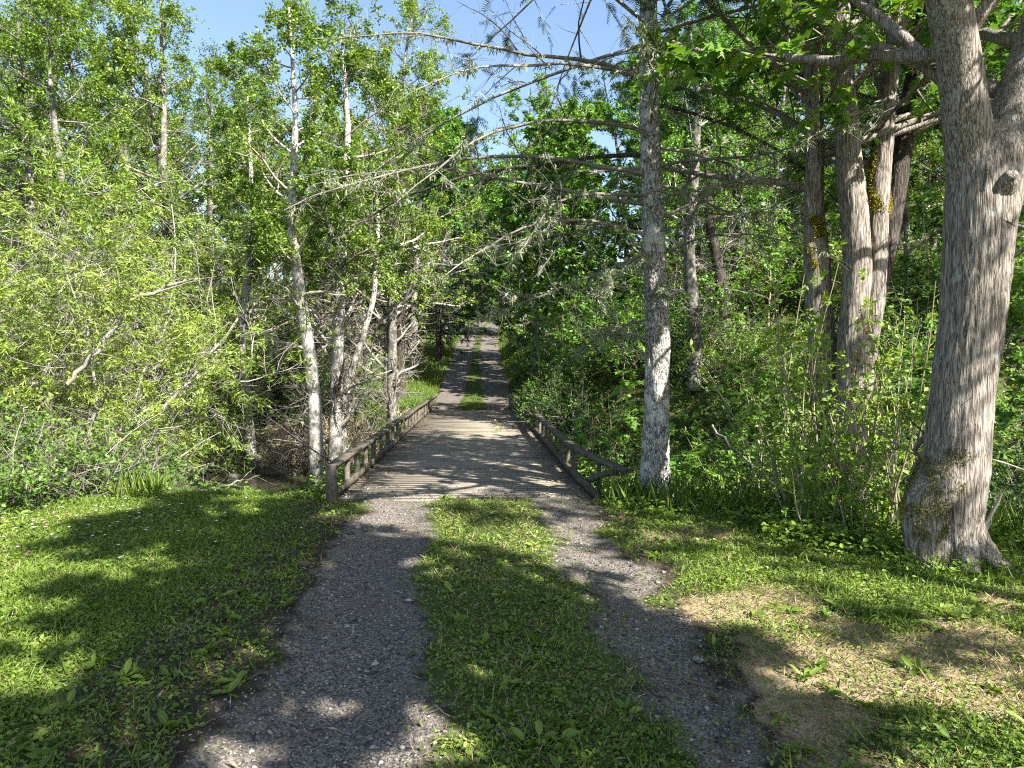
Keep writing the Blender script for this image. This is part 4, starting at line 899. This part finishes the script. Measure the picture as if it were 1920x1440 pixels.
# ------------------------------------------------------------------ creek rocks, stump, logs
def rock(label, p, D, r, moss, seed, z=None, sq=.6):
    rg = np.random.default_rng(seed); x, y = px(p, D), D
    o = thing('creek_rock', label, 'rock', (x, y, -1.12 if z is None else z), 'rocks in the creek')
    me = MB(); n1, n2 = 14, 20; th = np.linspace(.02, np.pi - .02, n1)[:, None]; ph = np.arange(n2)[None] / n2 * 2 * np.pi
    d = np.stack([np.sin(th) * np.cos(ph), np.sin(th) * np.sin(ph), np.cos(th) + 0 * ph], -1)
    k = .65 + .7 * fbm(d[..., 0] * 1.4 + seed, d[..., 1] * 1.4, d[..., 2] * 1.4, seed)
    Vv = d * k[..., None] * r * np.array([1.2, 1, sq])
    me.add(Vv, [quadgrid(n1, n2, True)[:, ::-1]])
    me.build('stone', M['rockmoss' if moss else 'rock'], o, True)
    return o
rock('rounded mossy boulder at the left end of the water', 412, 18.2, .42, True, 3)
rock('pale grey rock beside the mossy boulder', 447, 18.6, .3, False, 4)
rock('dark wet rock at the foot of the leaning alder', 474, 18.0, .36, False, 5)
rock('small wet rock in midstream', 438, 16.6, .14, False, 6)
rock('flat dark rock near the straw bank', 505, 17.2, .28, False, 8)
st = thing('tree_stump', 'reddish cut stump among brambles by the alders', 'stump', (px(607, 14), 14, gz(px(607, 14), 14)))
mb = MB(); sculpt(mb, [(0, 0, -.2), (0, 0, .1), (.03, 0, .5)], [.26, .2, .17], 20, 24, .15, 2, .05, 5, 1, 5); mb.build('trunk', M['bark_dark'], st, True)
red = mat_plain('cut_wood', [(.2, .08, .035), (.36, .16, .07), (.45, .24, .12)], scale=14, bump=.2)
mb = MB(); a = np.arange(24) / 24 * 2 * np.pi; mb.add(np.stack([.03 + .155 * np.cos(a), .155 * np.sin(a), np.full(24, .506)], -1), np.arange(24)[None]); mb.build('cut_face', red, st)
rng = np.random.default_rng(33)
for lab, a, b, r in [('long fallen dark pole slanting across the straw bank', pt(445, 745, 15.5), pt(640, 880, 12.8), .028), ('pale branch lying over the creek water', pt(415, 912, 12.5), pt(480, 895, 13), .02), ('broken pale limb on the slope right of the fir', pt(1335, 800, 10.8), pt(1500, 960, 8), .02),
                     ('forked pale bough slanting out of the willows', pt(125, 720, 9.6), pt(240, 590, 9.9), .034), ('long bare bough reaching over the creek', pt(255, 555, 9.6), pt(375, 520, 10), .03), ('thin pale pole leaning against the big trunk', pt(1705, 900, 5.9), pt(1748, 760, 5.7), .022), ('long thin stick slanting down to the rail end', pt(1095, 520, 11), pt(1230, 700, 9.2), .012)]:
    d = b - a; P = (a + np.linspace(0, 1, 12)[:, None] * d + rng.normal(0, .02, (12, 3)))[None]
    t_ = thing('fallen_branch', lab, 'branch', a)
    mb = MB(); R_ = r * np.linspace(1, .55, 12)[None]; tubes(mb, P - a, R_, 8)
    T2, S2, _, _ = spawn(P - a, R_, 6, .2, .95, 40, 12, lambda t, i: np.full(len(t), .5), 6, .02, .1, .5, rng, .004); tubes(mb, T2, S2, 5)
    mb.build('limb', M['dead'] if r != .028 else M['bark_dark'], t_, True)

# ------------------------------------------------------------------ ground cover nobody could count
def scatter(n, xlo, xhi, ylo, yhi, rng, p=1.0):
    y = ylo + (yhi - ylo) * rng.random(n) ** p
    x = rng.uniform(0, 1, n) * (xhi(y) - xlo(y)) + xlo(y)
    return x, y
def blades(mb, x, y, L, rng, wid=.35, tilt=.55, z=0.0, tm=LANCE):
    n = len(x); zz_ = height(x, y) + z
    ax = norm(np.stack([rng.standard_normal(n) * tilt, rng.standard_normal(n) * tilt, np.ones(n)], -1))
    put_leaves(mb, np.stack([x, y, zz_], -1), ax, norm(rng.standard_normal((n, 3)) * np.array([1, 1, .3])), L, (tm[0] * np.array([wid, 1, 1]), tm[1]))
def flats(mb, x, y, L, h, rng, tm=OVAL, up=1.4):
    n = len(x); zz_ = height(x, y) + h
    a = rng.uniform(0, 6.28, n)
    ax = norm(np.stack([np.cos(a), np.sin(a), rng.normal(.15, .35, n)], -1))
    put_leaves(mb, np.stack([x, y, zz_], -1), ax, norm(UP * up + .6 * rng.standard_normal((n, 3))), L, tm)
rng = np.random.default_rng(71)
wx = lambda k, o=.6: (lambda y: k * (.77 * y + o))
# lawn
mb, md = MB(), MB()
for n, ylo, yhi, p in ((200000, 2.3, 5.2, 1.0), (190000, 5.0, 9.3, 1.0)):
    x, y = scatter(n, wx(-1), wx(1), ylo, yhi, rng)
    g, t, s = covers(x, y)
    strip = (x > np.interp(y, [2, 8], [-.6, -1.2])) & (x < np.interp(y, [2, 8], [.7, .4])) 
    pa = np.clip(t * 1.1 - g * .9 + .35 * (fbm(x * 7, y * 7, seed=47) - .5) * (g > .05), .0, 1) * np.where(strip, .5, 1) * (fbm(x * 2.3, y * 2.3, seed=40) > .19)
    on_deck = (np.abs(x - axis_x(y)) < 1.7) & (y > 8.02)
    k = (rng.random(n) < np.maximum(pa, .03 * (g < .9))) & ~on_deck & (y < lip_y(x) + .5)
    x, y, s = x[k], y[k], s[k]; m = len(x); sc = np.where(y > 5, 1.25, 1.0)
    q = rng.random(m); dry = q < .05 + .22 * s + .13 * strip[k]
    b = (~dry) & (q < .55); f = ~dry & ~b
    hv = .3 + .95 * fbm(x * 1.6, y * 1.6, seed=60)
    blades(mb, x[b], y[b], hv[b] * sc[b] * rng.uniform(.02, .065, b.sum()), rng, .5, .75)
    flats(mb, x[f], y[f], sc[f] * rng.uniform(.014, .032, f.sum()), rng.uniform(.005, .03, f.sum()), rng)
    tall = b & (rng.random(m) < .05) & (s < .5); blades(mb, x[tall], y[tall], rng.uniform(.06, .14, tall.sum()), rng, .2, .6)
    blades(md, x[dry], y[dry], sc[dry] * rng.uniform(.025, .08, dry.sum()), rng, .35, 1.8)
x, y = scatter(330, wx(-1), wx(1), 2.4, 8.4, rng); g, t, s = covers(x, y); k = (g < .3) & (y < lip_y(x)); x, y = np.repeat(x[k], 9), np.repeat(y[k], 9)
flats(mb, x + rng.normal(0, .012, len(x)), y + rng.normal(0, .012, len(x)), rng.uniform(.04, .1, len(x)), rng.uniform(.01, .03, len(x)), rng, (OVAL[0] * np.array([.7, 1, 1]), OVAL[1]))
tag(mb.build('lawn_grass', M['grass']), 'short weedy lawn grass around the track', 'grass', kind='stuff')
# straw and litter
x, y = scatter(26000, lambda y: y * 0 + .9, lambda y: .77 * y + .6, 2.6, 8.6, rng); _, _, s = covers(x, y); k = (rng.random(len(x)) < s) & (y < lip_y(x) + .6)
blades(md, x[k], y[k], rng.uniform(.025, .085, k.sum()), rng, .17, 3.0, .004)
x, y = scatter(9000, lambda y: y * 0 - 6.2, lambda y: y * 0 - 2.6, 10.5, 21, rng); k = y > creek_y(x) + 3.0; x, y = x[k], y[k]
blades(md, x, y, rng.uniform(.25, .7, len(x)), rng, .12, 1.4)
x, y = scatter(16000, lambda y: axis_x(y) + 1.7, lambda y: axis_x(y) + 14, 11, 40, rng); k = fbm(x * .6, y * .6, seed=6) > .5
blades(md, x[k], y[k], rng.uniform(.15, .45, k.sum()), rng, .12, 1.2)
tag(md.build('dry_grass', M['dry']), 'dry straw lying on the banks and verge', 'dry grass', kind='stuff')
# lip weeds: right verge, left lip, along the rails
mb = MB()
x = rng.uniform(1.05, 7, 9000); y = lip_y(x) + rng.normal(-.25, .42, 9000); cov = fbm(x * 2, y * 2, seed=44); k = (cov > .42) & (y > .9 * x)
flats(mb, x[k], y[k], rng.uniform(.03, .08, k.sum()), rng.random(k.sum()) * .22 * (cov[k] - .3) * 2, rng)
x = rng.uniform(-7, -2.1, 3000); y = lip_y(x) + rng.normal(.0, .25, 3000); k = fbm(x * 2.2, y * 2.2, seed=45) > np.where(x > -4.3, .6, .42); x, y = x[k], y[k]
flats(mb, x, y, rng.uniform(.02, .05, len(x)), rng.random(len(x)) * .07, rng)
for sd in (-1, 1):
    y = rng.uniform(8, 27, 2600); x = axis_x(y) + sd * (1.75 + np.abs(rng.normal(0, .15, 2600)))
    flats(mb, x, y, rng.uniform(.03, .07, 2600), np.maximum(0, -.2 - height(x, y)) + rng.random(2600) * .35, rng)
x = o0[0] + rng.normal(-.1, .42, 900); y = o0[1] + rng.normal(-.12, .2, 900); k = np.hypot(x - o0[0], y - o0[1]) > .22; flats(mb, x[k], y[k], rng.uniform(.02, .055, k.sum()), rng.random(k.sum()) * .13, rng)
x = rng.uniform(2.3, 3.5, 1500); y = 6.05 + rng.normal(0, .3, 1500) - .25 * (x - 2.9); flats(mb, x, y, rng.uniform(.03, .07, 1500), rng.random(1500) * .2, rng)
tag(mb.build('weeds', M['bright']), 'low bright weeds along the bank edges', 'weeds', kind='stuff')
mb = MB()
x = rng.uniform(1.1, 6.5, 1500); y = lip_y(x) + rng.normal(-.1, .35, 1500); blades(mb, x, y, rng.uniform(.12, .45, 1500), rng, .12, .45)
x = o0[0] + rng.normal(-.1, .4, 260); y = o0[1] + rng.normal(-.15, .16, 260); blades(mb, x, y, rng.uniform(.06, .22, 260), rng, .14, .5)
x = rng.uniform(-4.6, -2.1, 260); y = lip_y(x) + rng.normal(.1, .2, 260); blades(mb, x, y, rng.uniform(.05, .12, 260), rng, .14, .5)
x = rng.uniform(-4.75, -4.35, 220); y = lip_y(x) + rng.normal(.15, .15, 220); blades(mb, x, y, rng.uniform(.15, .42, 220), rng, .1, .4)
n = 90000; x, y = scatter(n, lambda y: axis_x(y) - 9, lambda y: axis_x(y) + 2.2, 24.2, 90, rng, 1.5)
g, t, s = covers(x, y); k = (rng.random(n) > g * 1.1); x, y = x[k], y[k]
ln = np.where(np.abs(x - axis_x(y)) < 1.6, .08, .22); blades(mb, x, y, ln * rng.uniform(.5, 1.4, len(x)), rng, .3, .5)
n = 60000; x, y = scatter(n, lambda y: axis_x(y) + 1.7, lambda y: axis_x(y) + 20, 9.5, 45, rng); k = (fbm(x * .7, y * .7, seed=50) > .45) & (y > creek_y(x) + .8)
blades(mb, x[k], y[k], rng.uniform(.12, .4, k.sum()), rng, .16, .6)
tag(mb.build('tall_grass', M['grass']), 'longer grass on the verge of the climb and the slope', 'grass', kind='stuff')
# undergrowth on the slope and the far banks
mb = MB()
n = 150000; x, y = scatter(n, lambda y: axis_x(y) + 1.8, lambda y: .8 * y + 3, 7.2, 42, rng, 1.2); c = fbm(x * .9, y * .9, seed=52, oct=2); k = (c > .34) & (y > lip_y(x) + .25)
x, y, c = x[k], y[k], c[k]; flats(mb, x, y, rng.uniform(.035, .085, len(x)) * np.where(y > 16, 1.5, 1), rng.random(len(x)) * 1.3 * (c - .3), rng)
n = 70000; x, y = scatter(n, lambda y: -.8 * y - 2, lambda y: axis_x(y) - 2.1 - 2.5 * (y > 24) - 2 * (y > 30), 8.2, 45, rng, 1.2); c = fbm(x * .8, y * .8, seed=53, oct=2)
k = (c > .42) & (y > lip_y(x) + .3) & ~((np.abs(y - creek_y(x)) < 2.2)) & ~((x > -6.5) & (x < -2.8) & (y < 18) & (y > 10) & (rng.random(n) < .8)) & ((y > creek_y(x)) | (rng.random(n) < .45))
x, y, c = x[k], y[k], c[k]; flats(mb, x, y, rng.uniform(.04, .09, len(x)) * np.where(y > 16, 1.5, 1), rng.random(len(x)) * 1.4 * (c - .38), rng)
tag(mb.build('undergrowth', M['shrub']), 'leafy undergrowth covering the slope and banks', 'undergrowth', kind='stuff')
# gravel stones, fallen leaves, daisies
mb = MB(); n = 90000; x, y = scatter(n, wx(-.7), wx(.7), 2.3, 8.0, rng); g, _, _ = covers(x, y); k = rng.random(n) < np.clip(g, .03, 1) * .75; x, y = x[k], y[k]; xe = rng.uniform(-2.1, 1.0, 2600); ye = 8.1 + np.abs(rng.normal(0, .45, 2600)); x, y = np.append(x, xe), np.append(y, ye); m = len(x)
oc = np.array([[1, 0, 0], [0, 1, 0], [-1, 0, 0], [0, -1, 0], [.1, .1, .55], [0, 0, -.5]], float); of = np.array([[0, 1, 4], [1, 2, 4], [2, 3, 4], [3, 0, 4], [1, 0, 5], [2, 1, 5], [3, 2, 5], [0, 3, 5]])
r = np.exp(rng.normal(-5.35, .45, m)) * np.where(rng.random(m) < .025, 2.4, 1); a = rng.uniform(0, 6.28, m); Vv = oc[None] * (1 + .3 * rng.standard_normal((m, 6, 3))) * r[:, None, None]
Vv = np.stack([Vv[..., 0] * np.cos(a)[:, None] - Vv[..., 1] * np.sin(a)[:, None], Vv[..., 0] * np.sin(a)[:, None] + Vv[..., 1] * np.cos(a)[:, None], Vv[..., 2]], -1) + np.stack([x, y, np.where((y > 8.1) & (np.abs(x - axis_x(y)) < 1.5), 0, height(x, y)) + r * .25], -1)[:, None]
mb.add(Vv, (of[None] + (np.arange(m) * 6)[:, None, None]).reshape(-1, 3)); tag(mb.build('gravel', M['stone']), 'loose grey gravel in the wheel ruts', 'gravel', kind='stuff')
mb = MB(); n = 900; x, y = scatter(n, wx(-.6), wx(.6), 2.5, 8, rng); flats(mb, x, y, rng.uniform(.02, .06, n), .015 + 0 * x, rng, LANCE, 2)
n = 1500; y = 8.2 + 16 * rng.random(n) ** 1.3; x = axis_x(y) + rng.choice([-1, 1], n) * (1.5 - np.abs(rng.normal(0, .22, n)))
aa = rng.uniform(0, 6.28, n); put_leaves(mb, np.stack([x, y, .006 + .02 * rng.random(n)], -1), norm(np.stack([np.cos(aa), np.sin(aa), rng.normal(0, .15, n)], -1)), norm(UP + .3 * rng.standard_normal((n, 3))), rng.uniform(.015, .05, n), OVAL)
tag(mb.build('fallen_leaves', M['litter']), 'small pale leaves lying on track and deck', 'leaves', kind='stuff')
mb = MB(); n = 130; x = np.concatenate([rng.normal(-4.2, .9, 80), rng.normal(-5, .5, 30), rng.normal(4.0, .25, 20)]); y = np.concatenate([rng.normal(6.9, .7, 80), rng.normal(5.9, .3, 30), rng.normal(4.75, .12, 20)])
for q in range(5):
    aa = np.full(n, q * 1.257) + rng.uniform(0, .4, n); put_leaves(mb, np.stack([x, y, height(x, y) + .05], -1), norm(np.stack([np.cos(aa), np.sin(aa), np.full(n, .2)], -1)), np.tile(UP, (n, 1)) + .01, np.full(n, .016), (OVAL[0] * np.array([1.6, 1, 1]), OVAL[1]))
tag(mb.build('daisy_flowers', M['daisy']), 'tiny white daisies dotting the lawn', 'flowers', kind='stuff')
# ------------------------------------------------------------------ light, camera
EL = math.radians(41); SUN_H = (.66, -.75)
w = bpy.data.worlds.new("World"); SC.world = w; w.use_nodes = True
nt = w.node_tree; nt.nodes.clear()
sky = nt.nodes.new('ShaderNodeTexSky'); sky.sky_type = 'NISHITA'; sky.sun_disc = False
sky.sun_elevation = EL; sky.sun_rotation = math.atan2(SUN_H[0], SUN_H[1])
bg = nt.nodes.new('ShaderNodeBackground'); bg.inputs['Strength'].default_value = .075
ow = nt.nodes.new('ShaderNodeOutputWorld'); nt.links.new(sky.outputs[0], bg.inputs[0]); nt.links.new(bg.outputs[0], ow.inputs[0])
ld = bpy.data.lights.new('sun', 'SUN'); ld.energy = 5; ld.angle = math.radians(.5); ld.color = (1, .96, .9)
lo = bpy.data.objects.new('sun', ld); COL.objects.link(lo)
hh = math.hypot(*SUN_H)
lo.rotation_euler = Vector((-SUN_H[0] / hh * math.cos(EL), -SUN_H[1] / hh * math.cos(EL), -math.sin(EL))).to_track_quat('-Z', 'Y').to_euler()
cd = bpy.data.cameras.new('camera'); cam = bpy.data.objects.new('camera', cd); COL.objects.link(cam)
cd.sensor_width = 36; cd.lens = 24; cd.clip_end = 1000; cd.clip_start = .05
cam.location = (0, 0, CAMZ); cam.rotation_euler = (math.radians(90) - math.atan(35 / FPX), 0, 0)
SC.camera = cam
SC.view_settings.view_transform = 'Standard'; SC.view_settings.look = 'None'; SC.view_settings.exposure = 2.05; SC.view_settings.gamma = 1
SC.cycles.max_bounces = 6; SC.cycles.diffuse_bounces = 2; SC.cycles.transmission_bounces = 4; SC.cycles.glossy_bounces = 2
SC.cycles.use_denoising = False
SC.cycles.pixel_filter_type = 'BLACKMAN_HARRIS'; SC.cycles.filter_width = 1.15
SC.cycles.sample_clamp_indirect = 4
